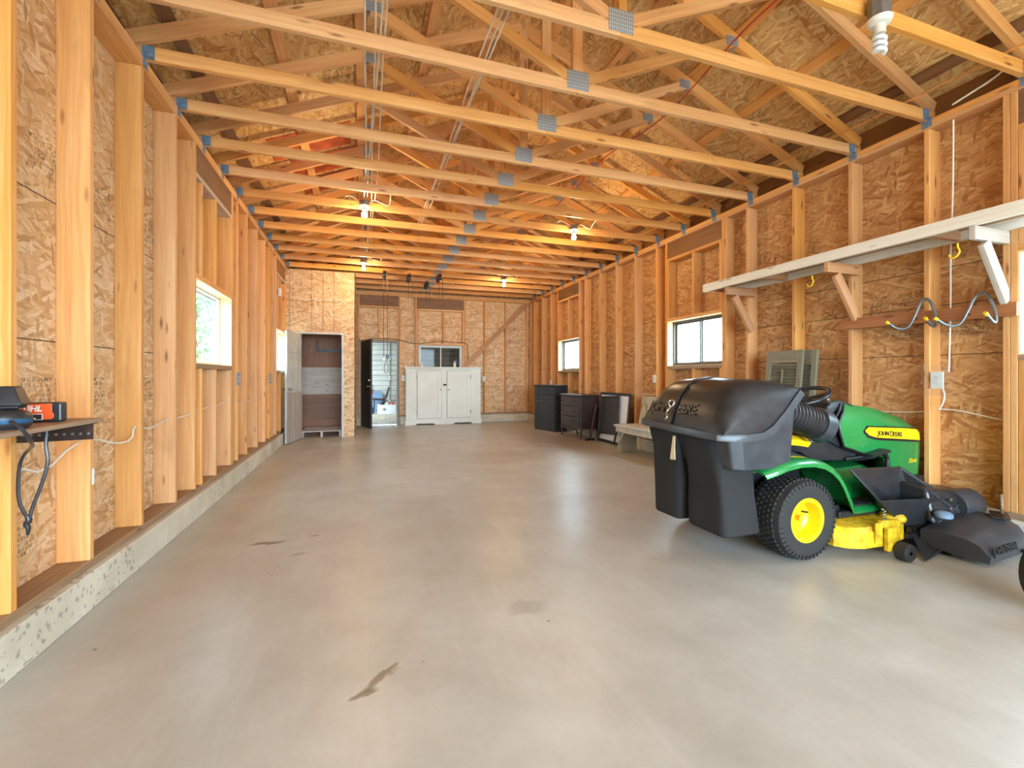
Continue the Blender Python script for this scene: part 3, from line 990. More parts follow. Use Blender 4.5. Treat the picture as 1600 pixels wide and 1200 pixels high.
panel_door('door_1', 'pale grey six-panel closet door swung open against the wall', (-1.12, 9.385, 0.0), math.radians(-101.5), 0.74, 1.99, 'closetdoor', kick=0.90)
panel_door('door_2', 'black door with round knobs standing open to the lean-to', (-0.018, 11.385, 0.0), math.radians(-76), 0.84, 2.02, 'doorblack', panels=False, T=0.042)
d2 = bpy.data.objects['door_2']
B().lathe([(0.001, 0.03), (0.02, 0.03), (0.026, 0.012), (0.026, 0)], (0.775, 0.0, 1.10), (0, -1, 0), 14).obj('deadbolt', 'chrome', d2, smooth=0.6)
tr = thing('trim_4', 'grey metal frame of the back doorway', 'door frame')
tr['kind'] = 'structure'
box((-0.029, YB - 0.01, 0.0), (0.004, YBS + 0.02, 2.039)).obj('frame_jamb', 'framegrey', tr)
box((0.821, YB - 0.01, 0.0), (0.854, YBS + 0.02, 2.039)).obj('frame_jamb', 'framegrey', tr)
box((0.005, YB - 0.01, 2.008), (0.82, YBS + 0.02, 2.039)).obj('frame_head', 'framegrey', tr)
box((0.005, YB - 0.02, 0.0005), (0.82, YBS + 0.02, 0.022)).obj('threshold', 'chrome', tr)

# ------------------------------------------------------------------ lean-to behind the back wall
struct(box((-3.0, 12.9, -0.15), (4.46, 14.0, 0.14)).obj('floor_leanto', 'kerb'), 'raised concrete step in the lean-to')
struct(box((-3.0, 13.95, 0.0), (4.5, 14.0, 2.9)).obj('wall_leanto', 'siding'), 'ribbed grey siding wall seen through the back doorway')
struct(box((-2.98, 11.52, 0.0), (-2.94, 13.94, 2.0)).obj('wall_leanto_added_end', 'siding'), 'added unseen end wall dimming the lean-to, beyond the closet')  # unseen wall added to keep the lean-to from getting too bright
struct(box((4.44, 11.52, 0.0), (4.48, 13.94, 2.71)).obj('wall_leanto_added_side', 'siding'), 'added unseen end wall dimming the lean-to, on the furniture side')  # second unseen wall, added to close off sky light at this end
struct(box((-3.0, 11.52, 2.72), (4.5, 14.0, 2.76)).obj('ceiling_leanto', 'greyed'), 'roof boards of the lean-to')
t = thing('conduit', 'thin grey conduit with white clips on the lean-to siding', 'conduit', (0.80, 13.93, 0.16))
tube([(0, 0, 0), (0, 0, 2.45)], 0.012).obj('pipe', 'greymetal', t)
for z in (0.30, 0.95, 1.02, 1.55, 1.62, 2.1):
    box((-0.025, -0.02, z - 0.02), (0.025, 0.0, z + 0.02)).obj('clip', 'white', t)
t = thing('carton', 'white carton with a dark diamond mark, full of odds and ends', 'box', (0.67, 13.2, 0.141), 0.03)
b = B()
w, dp, hh, th = 0.245, 0.17, 0.255, 0.006
b.box((-w, -dp, 0), (w, dp, th))
for (a, c) in (((-w, -dp), (w, -dp + th)), ((-w, dp - th), (w, dp)), ((-w, -dp + th), (-w + th, dp - th)), ((w - th, -dp + th), (w, dp - th))):
    b.box((a[0], a[1], th), (c[0], c[1], hh))
b.obj('box_body', 'boardwhite', t)
mk = B()
for k, wd in enumerate((0.03, 0.08, 0.12, 0.08, 0.03)):
    z = 0.085 + k * 0.018
    mk.box((-0.07 - wd / 2, -dp - 0.0012, z), (-0.07 + wd / 2, -dp - 0.0002, z + 0.011))
mk.obj('printed_mark', 'lettering_black', t)
mk = B()
mk.box((-w + th + .002, -dp + th + .002, th), (w - th - .002, dp - th - .002, 0.20))
mk.obj('filling', 'brown', t)
for i, (x, y, r, m, nm, lb) in enumerate(((-0.12, 0.0, 0.06, 'brown', 'cloth_bundle', 'dark cloth bundle in the white carton'), (0.02, -0.04, 0.055, 'trimwhite', 'plastic_jug', 'pale plastic jug in the white carton'), (0.15, 0.02, 0.065, 'orange', 'plastic_tub', 'orange plastic tub in the white carton'))):
    o = B().lathe([(0.001, 0), (r * .8, 0.0), (r, 0.03), (r, 0.07), (r * .7, 0.10), (r * .4, 0.115), (0.001, 0.118)], (0, 0, 0), (0, 0, 1), 14).obj(nm, m, smooth=0.7, loc=(0.67 + x, 13.2 + y, 0.342))
    tag(o, lb, nm.split('_')[1])
b = B()
rings = []
for z, r in ((0, .06), (.01, .085), (.07, .095), (.15, .085), (.19, .06), (.215, .03)):
    rings.append([(r * math.cos(a) * (1 + .1 * math.sin(3 * a + z * 20)), r * .9 * math.sin(a), z) for a in [2 * PI * i / 16 for i in range(16)]])
o = b.loft(rings).obj('drawstring_bag', 'blue', smooth=0.8, loc=(0.235, 13.15, 0.141))
tag(o, 'dark blue bag on the step beside the white carton', 'bag')
t = thing('hanging_pouch', 'red pouch hanging on the lean-to siding', 'pouch', (0.265, 13.94, 0.84))
b = B()
b.loft([[(sx * .05, -.005, -.02), (-sx * .05, -.005, -.02), (-sx * .05, -.02, -.02), (sx * .05, -.02, -.02)] for sx in (1,)] + [[(s_ * .055, -.002, z), (-s_ * .055, -.002, z), (-s_ * .055, -.05, z), (s_ * .055, -.05, z)] for s_, z in ((1, -.14), (1, -.25), (.7, -.28))])
b.obj('pouch_body', 'red', t, bevel=0.006)
tube([(-.03, -.012, -.02), (0, -.006, .03), (.03, -.012, -.02)], 0.004, smooth=2).obj('strap', 'red', t)
t = thing('folding_chair', 'dark brown chair on the lean-to step behind the white carton', 'chair', (0.50, 13.55, 0.14), 0)
b = B()
b.loft([[(-.2, -.18, .38), (.14, -.18, .36), (.14, .18, .36), (-.2, .18, .38)], [(-.2, -.18, .42), (.14, -.18, .40), (.14, .18, .40), (-.2, .18, .42)]])
b.obj('seat', 'brown', t, bevel=0.01)
B().loft([[(.13, -.18, .40), (.17, -.18, .40), (.17, .18, .40), (.13, .18, .40)], [(.20, -.17, .60), (.24, -.17, .60), (.24, .17, .60), (.20, .17, .60)], [(.24, -.12, .74), (.27, -.12, .74), (.27, .12, .74), (.24, .12, .74)]]).obj('backrest', 'brown', t, bevel=0.01)
for x, y in ((-.17, -.15), (-.17, .15), (.12, -.15), (.12, .15)):
    tube([(x, y, 0.001), (x * .9, y, .37)], 0.014).obj('leg', 'brown', t)
o = B().loft([[(-.14, 0, 0), (.14, 0, 0), (.14, .02, 0), (-.14, .02, 0)], [(-.14, .05, .5), (.14, .05, .5), (.14, .07, .5), (-.14, .07, .5)], [(-.09, .085, .62), (.09, .085, .62), (.09, .10, .62), (-.09, .10, .62)]]).obj('plastic_sheet', 'bluegrey', loc=(0.44, 13.8, 0.141))  # unidentified blue-grey thing, built as a plain leaning board
tag(o, 'blue-grey plastic tray leaning on the lean-to siding', 'sheet')


# ------------------------------------------------------------------ ceiling lamps
def lamp(x, y, label, front=True):
    t = thing('ceiling_lamp', label, 'lamp', (x, y, ZP1))
    B().lathe([(0.001, 0.075), (0.055, 0.075), (0.055, 0.02), (0.001, 0.02)], (0, -0.08, 0), (0, 0, 1), 8).obj('junction_box', 'greymetal', t)
    B().lathe([(0.001, 0.0198), (0.062, 0.0198), (0.064, 0.005), (0.05, -0.006), (0.03, -0.012), (0.03, -0.035), (0.001, -0.035)], (0, -0.08, 0), (0, 0, 1), 20).obj('lamp_holder', 'porcelain', t, smooth=0.7)
    B().lathe([(0.012, -0.0352), (0.014, -0.05), (0.03, -0.075), (0.034, -0.095), (0.026, -0.118), (0.001, -0.127)], (0, -0.08, 0), (0, 0, 1), 18).obj('bulb', 'bulb', t, smooth=0.9)
    tube([(-0.05, -0.08, 0.05), (-0.12, -0.06, 0.12), (-0.2, -0.03, 0.14), (-0.24, 0.03, 0.11)], 0.005, smooth=2).obj('lead', 'cable', t)
    tube([(0.05, -0.08, 0.05), (0.10, -0.07, 0.11), (0.2, -0.04, 0.09), (0.29, -0.026, 0.06), (0.31, -0.03, 0.12), (0.30, -0.2, 0.16)], 0.005, smooth=2).obj('lead', 'cable', t)
    pl = bpy.data.lights.new('bulb_light', 'POINT')
    pl.energy = 8
    pl.color = (1.0, 0.72, 0.38)
    pl.shadow_soft_size = 0.03
    po = bpy.data.objects.new('bulb_light', pl)
    C.objects.link(po)
    po.parent = t
    po.location = (0, -0.08, -0.16)
    return t


lamp(0.03, TY0 + 7 * TSP, 'lit bare bulb under the cable run, the nearer of the two in line')
lamp(2.84, TY0 + 7 * TSP, 'lit bare bulb in line with the back window, over the furniture side')
lamp(0.035, TY0 + 12 * TSP, 'lit bare bulb closest to the closet front')
lamp(2.885, TY0 + 13 * TSP, 'lit bare bulb farthest back, over the furniture side')
t = thing('spiral_lamp', 'unlit white spiral bulb on the first truss', 'lamp', (2.74, TY0, ZP1 - 0.085))
B().lathe([(0.001, 0.155), (0.055, 0.155), (0.055, 0.02), (0.001, 0.02)], (0, -0.08, 0), (0, 0, 1), 8).obj('junction_box', 'greymetal', t)
B().lathe([(0.001, 0.0198), (0.062, 0.0198), (0.05, -0.006), (0.03, -0.012), (0.028, -0.06), (0.001, -0.06)], (0, -0.08, 0), (0, 0, 1), 20).obj('lamp_holder', 'porcelain', t, smooth=0.7)
tube([(0.026 * math.cos(a), -0.08 + 0.026 * math.sin(a), -0.066 - 0.0052 * a) for a in [i * 0.4 for i in range(48)]], 0.011, 8).obj('bulb', 'boardwhite', t, smooth=0.9)


# ------------------------------------------------------------------ cables on the trusses
def cable(name, label, pts, r, m, sm=2, cat='cable', group=None):
    o = tube(pts, r, 6, smooth=sm).obj(name, m, smooth=1.0)
    return tag(o, label, cat, group)


def wavy(x, ys, z, amp, ph):
    return [(x + amp * math.sin(1.7 * y + ph), y, z + 0.008 * math.sin(2.3 * y + ph)) for y in ys]


zc = ZP1 + 0.097
for i, (x, lab) in enumerate(((0.03, 'white cable on the trusses above the bulbs, first strand from the tool shelf wall'), (0.075, 'white cable on the trusses above the bulbs, second strand from the tool shelf wall'), (0.105, 'white cable on the trusses above the bulbs, third strand from the tool shelf wall'), (0.15, 'white cable on the trusses above the bulbs, last strand from the tool shelf wall'))):
    cable('ceiling_cable', lab, wavy(x, [2.3 + 0.35 * k for k in range(22)], zc + 0.005 * i, 0.012, i * 1.9), 0.0065, 'cable', group='cables over the bulbs')
for i, (x, lab) in enumerate(((0.76, 'white cable slanting along the middle of the trusses, strand toward the bulbs'), (0.79, 'white cable slanting along the middle of the trusses, centre strand'), (0.82, 'white cable slanting along the middle of the trusses, strand toward the mower'))):
    cable('ceiling_cable', lab, wavy(x, [1.9 + 0.35 * k for k in range(14)], zc + 0.005 * i, 0.008, i * 2.3), 0.006, 'cable', group='cables along the truss middle')
cable('orange_cord', 'thin orange cord running over the truss ends above the mower', wavy(4.04, [1.3 + 0.4 * k for k in range(22)], zc - 0.002, 0.008, 0), 0.006, 'orangecord')
cable('red_wire', 'red wire strung along the roof slope above the mower', [(2.75 + 0.05 * math.sin(y * 2.1), y, 3.62 + SLOPE * 0.45 - 0.06 + 0.03 * math.sin(y * 3)) for y in [1.8 + 0.28 * k for k in range(24)]], 0.006, 'redwire')

# ------------------------------------------------------------------ electric boxes and wall cables
pts = [(-1.37, 2.2, .84), (-1.37, 2.445, .80), (-1.37, 2.61, .74), (-1.37, 2.83, .843), (-1.37, 3.015, .847), (-1.36, 3.222, .787), (-1.35, 3.39, .786), (-1.36, 3.44, .873), (-1.37, 3.58, .845), (-1.37, 3.694, .824), (-1.37, 3.985, .869), (-1.37, 4.144, .854), (-1.37, 4.347, .863), (-1.37, 4.722, .873), (-1.37, 4.881, .903), (-1.37, 5.156, .886), (-1.37, 5.514, .93), (-1.37, 5.66, .90), (-1.37, 5.903, .85), (-1.37, 6.228, .896), (-1.37, 6.5, .87), (-1.37, 6.8, .90), (-1.37, 7.1, .88), (-1.37, 7.35, .90), (-1.37, 7.62, .95), (-1.37, 7.70, 1.08)]
cable('wall_cable', 'white cable sagging through holes in the studs below the white sliding window', pts, 0.006, 'cable', 1)
cable('wall_cable', 'white cable hanging straight down beside the bent bike hooks', [(4.305, 2.20, 3.15), (4.32, 2.21, 2.6), (4.315, 2.224, 2.15), (4.32, 2.224, 1.75), (4.315, 2.23, 1.35), (4.318, 2.235, 1.215)], 0.006, 'cable', 2)
cable('wall_cable', 'short white cable curving out below the wrapped outlet', [(4.315, 2.275, 1.09), (4.31, 2.255, 1.04), (4.30, 2.26, .98), (4.305, 2.29, .92)], 0.006, 'cable', 2)
cable('wall_cable', 'white cable running level behind the mower hood', [(4.41, 3.1, .86), (4.41, 2.85, .865), (4.40, 2.46, .881), (4.40, 2.30, .935), (4.40, 1.986, .87), (4.41, 1.95, .864)], 0.006, 'cable', 2)
cable('wall_cable', 'white cable strung above the dark dressers and whiteboard', [(4.40, 9.9, .95), (4.40, 9.0, .90), (4.40, 8.2, .90), (4.40, 7.58, .894), (4.40, 7.24, .85), (4.40, 6.92, .87), (4.40, 6.45, .875), (4.40, 6.0, .90)], 0.006, 'cable', 2)
cable('wall_cable', 'white cable rising from the top plate to the second truss', [(4.25, 1.85, 3.34), (4.25, 1.952, 3.29), (4.25, 2.058, 3.27), (4.25, 2.179, 3.243)], 0.007, 'cable', 2)
cable('wall_cable', 'brown cable swooping from the back door over the dim window', [(-0.09, 11.39, 2.02), (0.3, 11.385, 2.12), (0.87, 11.385, 2.10), (1.1, 11.385, 2.02), (1.4, 11.385, 2.0), (1.9, 11.385, 2.09), (2.3, 11.385, 2.05), (2.58, 11.385, 2.06), (2.6, 11.385, 1.9), (2.62, 11.385, 1.55)], 0.008, 'brown', 2)


def outlet(name, label, loc, rz, m='white', big=1.0, kind='outlet'):
    """plate faces -y in its own frame"""
    t = thing(name, label, kind, loc, rz)
    box((-0.036 * big, 0.0, -0.058 * big), (0.036 * big, 0.012, 0.058 * big)).obj('cover_plate', m, t, bevel=0.003)
    b = B()
    for z in (-0.02, 0.02):
        b.box((-0.016, -0.003, z - 0.013), (0.016, -0.0003, z + 0.013))
    b.obj('socket', 'trimwhite', t, bevel=0.002)
    return t


t = outlet('wall_outlet', 'cream outlet in clear plastic wrap on the stud by the bike hooks', (4.286, 2.296, 1.153), -PI / 2, 'white', 1.15)
b = B()
rings = []
for k in range(9):
    x = -0.10 + k * 0.027
    rings.append([(x, -0.012 + 0.012 * math.sin(k * 1.9 + j * 1.3), -0.12 + j * 0.03) for j in range(9)])
for r_ in range(8):
    pass
R = [b.ring(r_) for r_ in rings]
for i in range(8):
    for j in range(8):
        b.face([R[i][j], R[i + 1][j], R[i + 1][j + 1], R[i][j + 1]])
b.obj('plastic_wrap', 'film', t, smooth=1.2)
outlet('wall_outlet', 'white outlet on the stud before the window above the bagger', (4.286, 5.90, 1.146), -PI / 2)
outlet('wall_outlet', 'white outlet on the stud above the black dresser', (4.286, 9.933, 1.04), -PI / 2)
outlet('wall_outlet', 'white outlet between the back doorway and the white cabinet', (0.974, YB - 0.013, 1.142), 0, 'white', 1.15)
outlet('wall_outlet', 'white outlet at the mower-side edge of the white cabinet', (3.03, YB - 0.013, 1.123), 0, 'white', 1.15)
outlet('wall_outlet', 'small outlet low on the back wall under the diagonal brace', (3.80, YBS - 0.014, 0.90), 0, 'trimwhite')
outlet('switch_box', 'blue-grey switch box on the stud after the white sliding window', (XL + 0.013, 5.82, 1.155), PI / 2, 'bluegrey', 1.25, 'switch')
outlet('switch_box', 'blue-grey outlet box on the stud before the closet window', (XL + 0.013, 7.709, 1.15), PI / 2, 'bluegrey', 1.3, 'switch')
stud(wl, XLS, XL, 5.82, ZS, ZP0)
stud(wl, XLS, XL, 7.709, ZS, ZP0)
o = box((-0.02, -0.06, -0.07), (0.02, 0.06, 0.07)).obj('alarm_box', 'white', loc=(XL + 0.021, 8.45, 2.60), bevel=0.005)
stud(wl, XLS, XL, 8.45, 2.03, ZP0 - 0.278, 'cripple_stud')
tag(o, 'small white box high on the wall above the closet window', 'box')

# ------------------------------------------------------------------ rope hoists
def hoist(x, y, label, drop, long=False):
    t = thing('rope_hoist', label, 'hoist', (x, y, ZP1 - 0.002), 0, 'rope hoists under the trusses')
    box((-0.035, -0.19, -0.03), (0.035, 0.19, -0.002)).obj('mount_board', 'oldboard', t)
    for y_ in (-0.12, 0.11):
        b = B()
        b.box((-0.03, y_ - 0.045, -0.13), (-0.022, y_ + 0.045, -0.031))
        b.box((0.022, y_ - 0.045, -0.13), (0.03, y_ + 0.045, -0.031))
        b.cyl((-0.0215, y_, -0.09), (0.0215, y_, -0.09), 0.045, n=18)
        b.obj('pulley_block', 'blackmetal', t)
    c = B()
    c.tube([(-0.018, -0.165, -0.09), (-0.022, -0.17, -0.5), (-0.02, -0.17, -drop)], 0.005, 6)
    c.tube([(0.05, -0.165, -0.09), (0.052, -0.17, -0.5), (0.05, -0.17, -drop * 0.97)], 0.005, 6)
    c.obj('rope', 'blackmetal', t)
    if long:
        box((0.02, -0.195, -drop * 0.97 - 0.08), (0.08, -0.145, -drop * 0.97)).obj('grip', 'blackplastic', t, bevel=0.008)
        box((-0.045, -0.19, -drop - 0.06), (0.0, -0.15, -drop)).obj('cleat', 'white', t, bevel=0.005)
        tube([(0.05, -0.17, -drop - 0.04), (0.0, -0.17, -drop - 0.12), (-0.02, -0.175, -drop - 0.26), (0.03, -0.17, -drop - 0.32), (0.07, -0.165, -drop - 0.25), (0.05, -0.17, -drop - 0.1)], 0.006, smooth=2).obj('rope_loop', 'greymetal', t)
    return t


hoist(0.42, 9.10, 'black rope hoist whose two long ropes hang in front of the back doorway', 1.68, True)
hoist(0.90, 9.26, 'black rope hoist with short ropes, middle of the row', 0.40)
hoist(1.47, 9.05, 'black rope hoist nearest the camera above the white cabinet', 0.36)
hoist(1.33, 9.85, 'black rope hoist behind another one, above the white cabinet', 0.42)

# ------------------------------------------------------------------ white cabinet against the back wall
t = thing('cabinet', 'worn white two-door cabinet against the back wall', 'cabinet', (1.95, 11.24, 0))
W2, H = 0.93, 1.42
b = B()
b.box((-W2, -0.09, 0.12), (W2, 0.13, H - 0.035))
b.obj('body', 'cabinet', t, bevel=0.004)
box((-W2 - 0.035, -0.13, H - 0.034), (W2 + 0.035, 0.13, H)).obj('top', 'cabinet', t, bevel=0.006)
b = B()
pts = [(-W2 - 0.02, 0), (-W2 + 0.22, 0), (-W2 + 0.27, 0.035), (-0.28, 0.035), (-0.22, 0.0), (0.22, 0.0), (0.28, 0.035), (W2 - 0.27, 0.035), (W2 - 0.22, 0), (W2 + 0.02, 0), (W2 + 0.02, 0.1195), (-W2 - 0.02, 0.1195)]
b.prism([(x, -0.115, z) for x, z in pts], (0, 0.025, 0))
b.box((-W2 - 0.02, -0.089, 0), (-W2 + 0.02, 0.125, 0.119))
b.box((W2 - 0.02, -0.089, 0), (W2 + 0.02, 0.125, 0.119))
b.obj('plinth', 'cabinet', t)
for s in (-1, 1):
    xa, xb = (-W2 + 0.27, -0.07) if s < 0 else (0.07, W2 - 0.27)
    b = B()
    za, zb = 0.16, H - 0.09
    y0, y1 = -0.112, -0.0909
    r = 0.095
    b.box((xa, y0, za), (xa + r, y1, zb)).box((xb - r, y0, za), (xb, y1, zb))
    b.box((xa + r, y0, za), (xb - r, y1, za + r)).box((xa + r, y0, zb - r), (xb - r, y1, zb))
    b.box((xa + r, y0 + 0.016, za + r), (xb - r, y1, zb - r))
    box((xa - 0.007, -0.0908, za - 0.007), (xb + 0.007, -0.0902, zb + 0.007)).obj('door_gap_shade', 'brown', t)  # brown sheet that paints the shade in the gap around the door
    d = b.obj('door', 'cabinet', t, bevel=0.003)
    x = xb - 0.03 if s < 0 else xa + 0.03
    B().lathe([(0.001, 0.026), (0.012, 0.024), (0.014, 0.016), (0.006, 0.008), (0.006, 0)], (x, y0, 0.86), (0, -1, 0), 12).obj('knob', 'rustmetal', d, smooth=0.7)
    h = B()
    xh = xa - 0.008 if s < 0 else xb + 0.008
    for z in (0.30, 1.18):
        h.cyl((xh, y0 + 0.004, z - 0.04), (xh, y0 + 0.004, z + 0.04), 0.006, n=8)
    h.obj('hinge', 'rustmetal', d)
box((-0.03, -0.118, 0.96), (0.05, -0.112, 1.0)).obj('latch', 'rustmetal', t)
o = B().lathe([(0.001, 0), (0.035, 0), (0.04, 0.01), (0.04, 0.09), (0.034, 0.09), (0.034, 0.015), (0.001, 0.012)], (0, 0, 0), (0, 0, 1), 18).obj('white_mug', 'white', smooth=0.6, loc=(1.40, 11.2, H + 0.001))
tag(o, 'small white mug on the cabinet top', 'mug')
t = thing('spray_bottle', 'white spray bottle on the cabinet top in front of the dim window', 'bottle', (2.22, 11.2, H + 0.001))
B().lathe([(0.001, 0), (0.034, 0), (0.036, 0.01), (0.036, 0.08), (0.028, 0.105), (0.014, 0.115), (0.014, 0.125), (0.001, 0.125)], (0, 0, 0), (0, 0, 1), 16).obj('bottle_body', 'white', t, smooth=0.6)
B().box((-0.03, -0.012, 0.1255), (0.024, 0.012, 0.155)).obj('trigger_head', 'bluegrey', t, bevel=0.005)

# ------------------------------------------------------------------ dressers on the mower side
t = thing('tall_dresser', 'tall black dresser under the far bright window', 'dresser', (3.90, 8.75, 0), math.radians(103))
# local: x runs along the front to the far corner, y runs out of the front (toward the room)
L_, D_, H_ = 0.80, 0.32, 1.0
box((0, -D_, 0.03), (L_, 0, H_ - 0.03)).obj('body', 'darkfurniture', t, bevel=0.006)
box((-0.012, -D_ - 0.005, H_ - 0.029), (L_ + 0.012, 0.018, H_)).obj('top', 'darkfurniture', t, bevel=0.006)
box((0.01, -D_ + 0.01, 0.0), (L_ - 0.01, -0.01, 0.029)).obj('plinth', 'darkfurniture', t)
for k in range(5):
    z = 0.06 + k * 0.182
    dr = box((0.03, 0.0003, z), (L_ - 0.03, 0.014, z + 0.165)).obj('drawer', 'darkfurniture', t, bevel=0.004)
    for x in (0.2, 0.6):
        B().lathe([(0.001, 0.02), (0.012, 0.018), (0.006, 0.008), (0.006, 0)], (x, 0.0142, z + 0.085), (0, 1, 0), 10).obj('knob', 'blackmetal', dr, smooth=0.7)
t = thing('dresser', 'dark brown dresser on carved legs beside the whiteboard', 'dresser', (3.86, 7.52, 0), math.radians(91))
L_, D_ = 0.86, 0.385
box((0, -D_, 0.20), (L_, 0, 0.81)).obj('body', 'brownfurniture', t, bevel=0.006)
b = B()
top = [(-0.02, -D_ - 0.005), (L_ + 0.02, -D_ - 0.005), (L_ + 0.02, 0.02)] + [(L_ + 0.02 - (L_ + 0.04) * k / 12, 0.02 + 0.035 * math.sin(PI * k / 12)) for k in range(1, 12)] + [(-0.02, 0.02)]
b.prism([(x, y, 0.8105) for x, y in top], (0, 0, 0.028))
b.obj('top', 'brownfurniture', t, bevel=0.005)
for k in range(3):
    z = 0.25 + k * 0.185
    f = [(0.05, 0.0003)] + [(0.05 + (L_ - 0.1) * i / 10, 0.012 + 0.03 * math.sin(PI * i / 10)) for i in range(11)] + [(L_ - 0.05, 0.0003)]
    dr = B().prism([(x, y, z) for x, y in f], (0, 0, 0.17)).obj('drawer', 'brownfurniture', t, bevel=0.004)
    for x in (0.22, L_ - 0.22):
        B().lathe([(0.001, 0.025), (0.015, 0.022), (0.007, 0.01), (0.007, 0)], (x, 0.035, z + 0.085), (0, 1, 0), 10).obj('knob', 'blackmetal', dr, smooth=0.7)
B().prism([(0.06, 0.006, 0.1995)] + [(0.06 + (L_ - 0.12) * i / 10, 0.006, 0.1995 - 0.07 * math.sin(PI * i / 10)) for i in range(1, 10)] + [(L_ - 0.06, 0.006, 0.1995)], (0, -0.02, 0)).obj('apron', 'brownfurniture', t)
for x in (0.03, L_ - 0.03):
    for y in (-D_ + 0.03, -0.03):
        sy = 1 if y > -0.1 else -1
        tube([(x, y, 0.1995), (x, y + 0.02 * sy, 0.14), (x, y - 0.005 * sy, 0.07), (x, y + 0.02 * sy, 0.002)], [0.026, 0.024, 0.014, 0.02], 10).obj('leg', 'brownfurniture', t, smooth=0.8)

# dark red stand, whiteboard, dark board
t = thing('mirror_stand', 'dark red wooden frame leaning between the brown dresser and the whiteboard', 'frame', (4.0, 7.40, 0))
tube([(0.0, 0.03, 0.02), (0.08, 0.0, 0.5), (0.11, -0.01, 0.66)], [0.02, 0.018, 0.014], 8).obj('upright', 'redwood', t, smooth=0.9)
tube([(-0.10, 0.0, 0.022), (0.0, 0.03, 0.03), (0.09, 0.03, 0.022)], 0.02, 8, smooth=1).obj('foot', 'redwood', t, smooth=0.9)
t = thing('whiteboard', 'black framed whiteboard leaning on the studs behind the bench', 'whiteboard', (4.155, 6.98, 0.002))
t.rotation_euler = (0, math.radians(6), 0)


def framed(t, hw, h, fw, m1, m2, th=0.022):
    b = B()
    b.box((0, -hw, 0), (th, -hw + fw, h)).box((0, hw - fw, 0), (th, hw, h))
    b.box((0, -hw + fw, 0), (th, hw - fw, fw)).box((0, -hw + fw, h - fw), (th, hw - fw, h))
    b.obj('frame', m1, t, bevel=0.004)
    box((0.006, -hw + fw, fw), (th - 0.004, hw - fw, h - fw)).obj('panel', m2, t)


framed(t, 0.50, 0.90, 0.05, 'blackmetal', 'boardwhite')
t = thing('dark_panel', 'dark panel leaning against the face of the whiteboard', 'board', (4.13, 7.05, 0.16))
t.rotation_euler = (math.radians(-3), math.radians(6), 0)
framed(t, 0.33, 0.68, 0.03, 'blackmetal', 'chalk', 0.016)
t = bpy.data.objects['dark_panel']
for y in (-0.28, 0.28):
    tube([(0.01, y, 0.02), (-0.01, y + 0.01, -0.154)], 0.018, 8).obj('foot', 'blackmetal', t)

# bench
t = thing('bench', 'weathered white wooden bench beside the mower bagger', 'bench', (3.99, 5.60, 0))
box((-0.22, -0.60, 0.40), (0.205, 0.63, 0.432)).obj('seat', 'bench', t, bevel=0.006)
for s in (-1, 1):
    x = -0.20 if s < 0 else 0.17
    box((x, -0.57, 0.32), (x + 0.022, 0.60, 0.3995)).obj('apron', 'bench', t, bevel=0.004)
for s in (-1, 1):
    y = 0.56 if s > 0 else -0.55
    b = B()
    for k in range(4):
        xa = -0.176 + k * 0.085
        b.box((xa, y - 0.012, 0.0), (xa + 0.081, y + 0.012, 0.3995))
    b.obj('end_panel', 'bench', t, bevel=0.004)
    B().beam((-0.174, y - s * 0.03, 0.18), (-0.06, y - s * 0.03, 0.36), 0.02, 0.05, (0, 1, 0)).obj('brace', 'bench', t)
t = box((-0.012, -0.27, 0.0), (0.012, 0.27, 0.44)).obj('peeling_board', 'peeling', loc=(4.172, 5.86, 0.436), bevel=0.004)
t.rotation_euler = (0, math.radians(10), 0)
tag(t, 'board with peeling cream paint standing on the white bench', 'board')


# shutters
def shutter(loc, rz, tilt, label):
    t = thing('louvred_shutter', label, 'shutter', loc, 0, 'old shutters behind the mower')
    t.rotation_euler = (0, tilt, rz)
    hw, h = 0.20, 1.46
    b = B()
    b.box((0, -hw, 0), (0.03, -hw + 0.055, h)).box((0, hw - 0.055, 0), (0.03, hw, h))
    for z0, z1 in ((0, 0.10), (0.68, 0.76), (h - 0.13, h)):
        b.box((0, -hw + 0.055, z0), (0.03, hw - 0.055, z1))
    b.obj('frame', 'shutter', t, bevel=0.003, seg=1)
    b = B()
    for z0, z1 in ((0.11, 0.67), (0.77, h - 0.14)):
        n = int((z1 - z0) / 0.032)
        for k in range(n):
            z = z0 + (k + 0.5) * (z1 - z0) / n
            b.beam((0.015, -hw + 0.055, z), (0.015, hw - 0.055, z), 0.036, 0.006, (0.7, 0, 0.7))
    b.obj('louvres', 'shutter', t)
    b = B()
    for z0, z1 in ((0.15, 0.62), (0.82, h - 0.2)):
        b.box((-0.012, -0.008, z0), (-0.001, 0.008, z1))
    b.obj('tilt_rod', 'shutter', t)
    return t


shutter((3.995, 3.53, 0.003), 0.06, math.radians(7), 'grey-green shutter behind the mower bagger, the front one of two')
shutter((4.075, 3.44, 0.003), 0.06, math.radians(7), 'grey-green shutter behind the mower bagger, the back one of two')

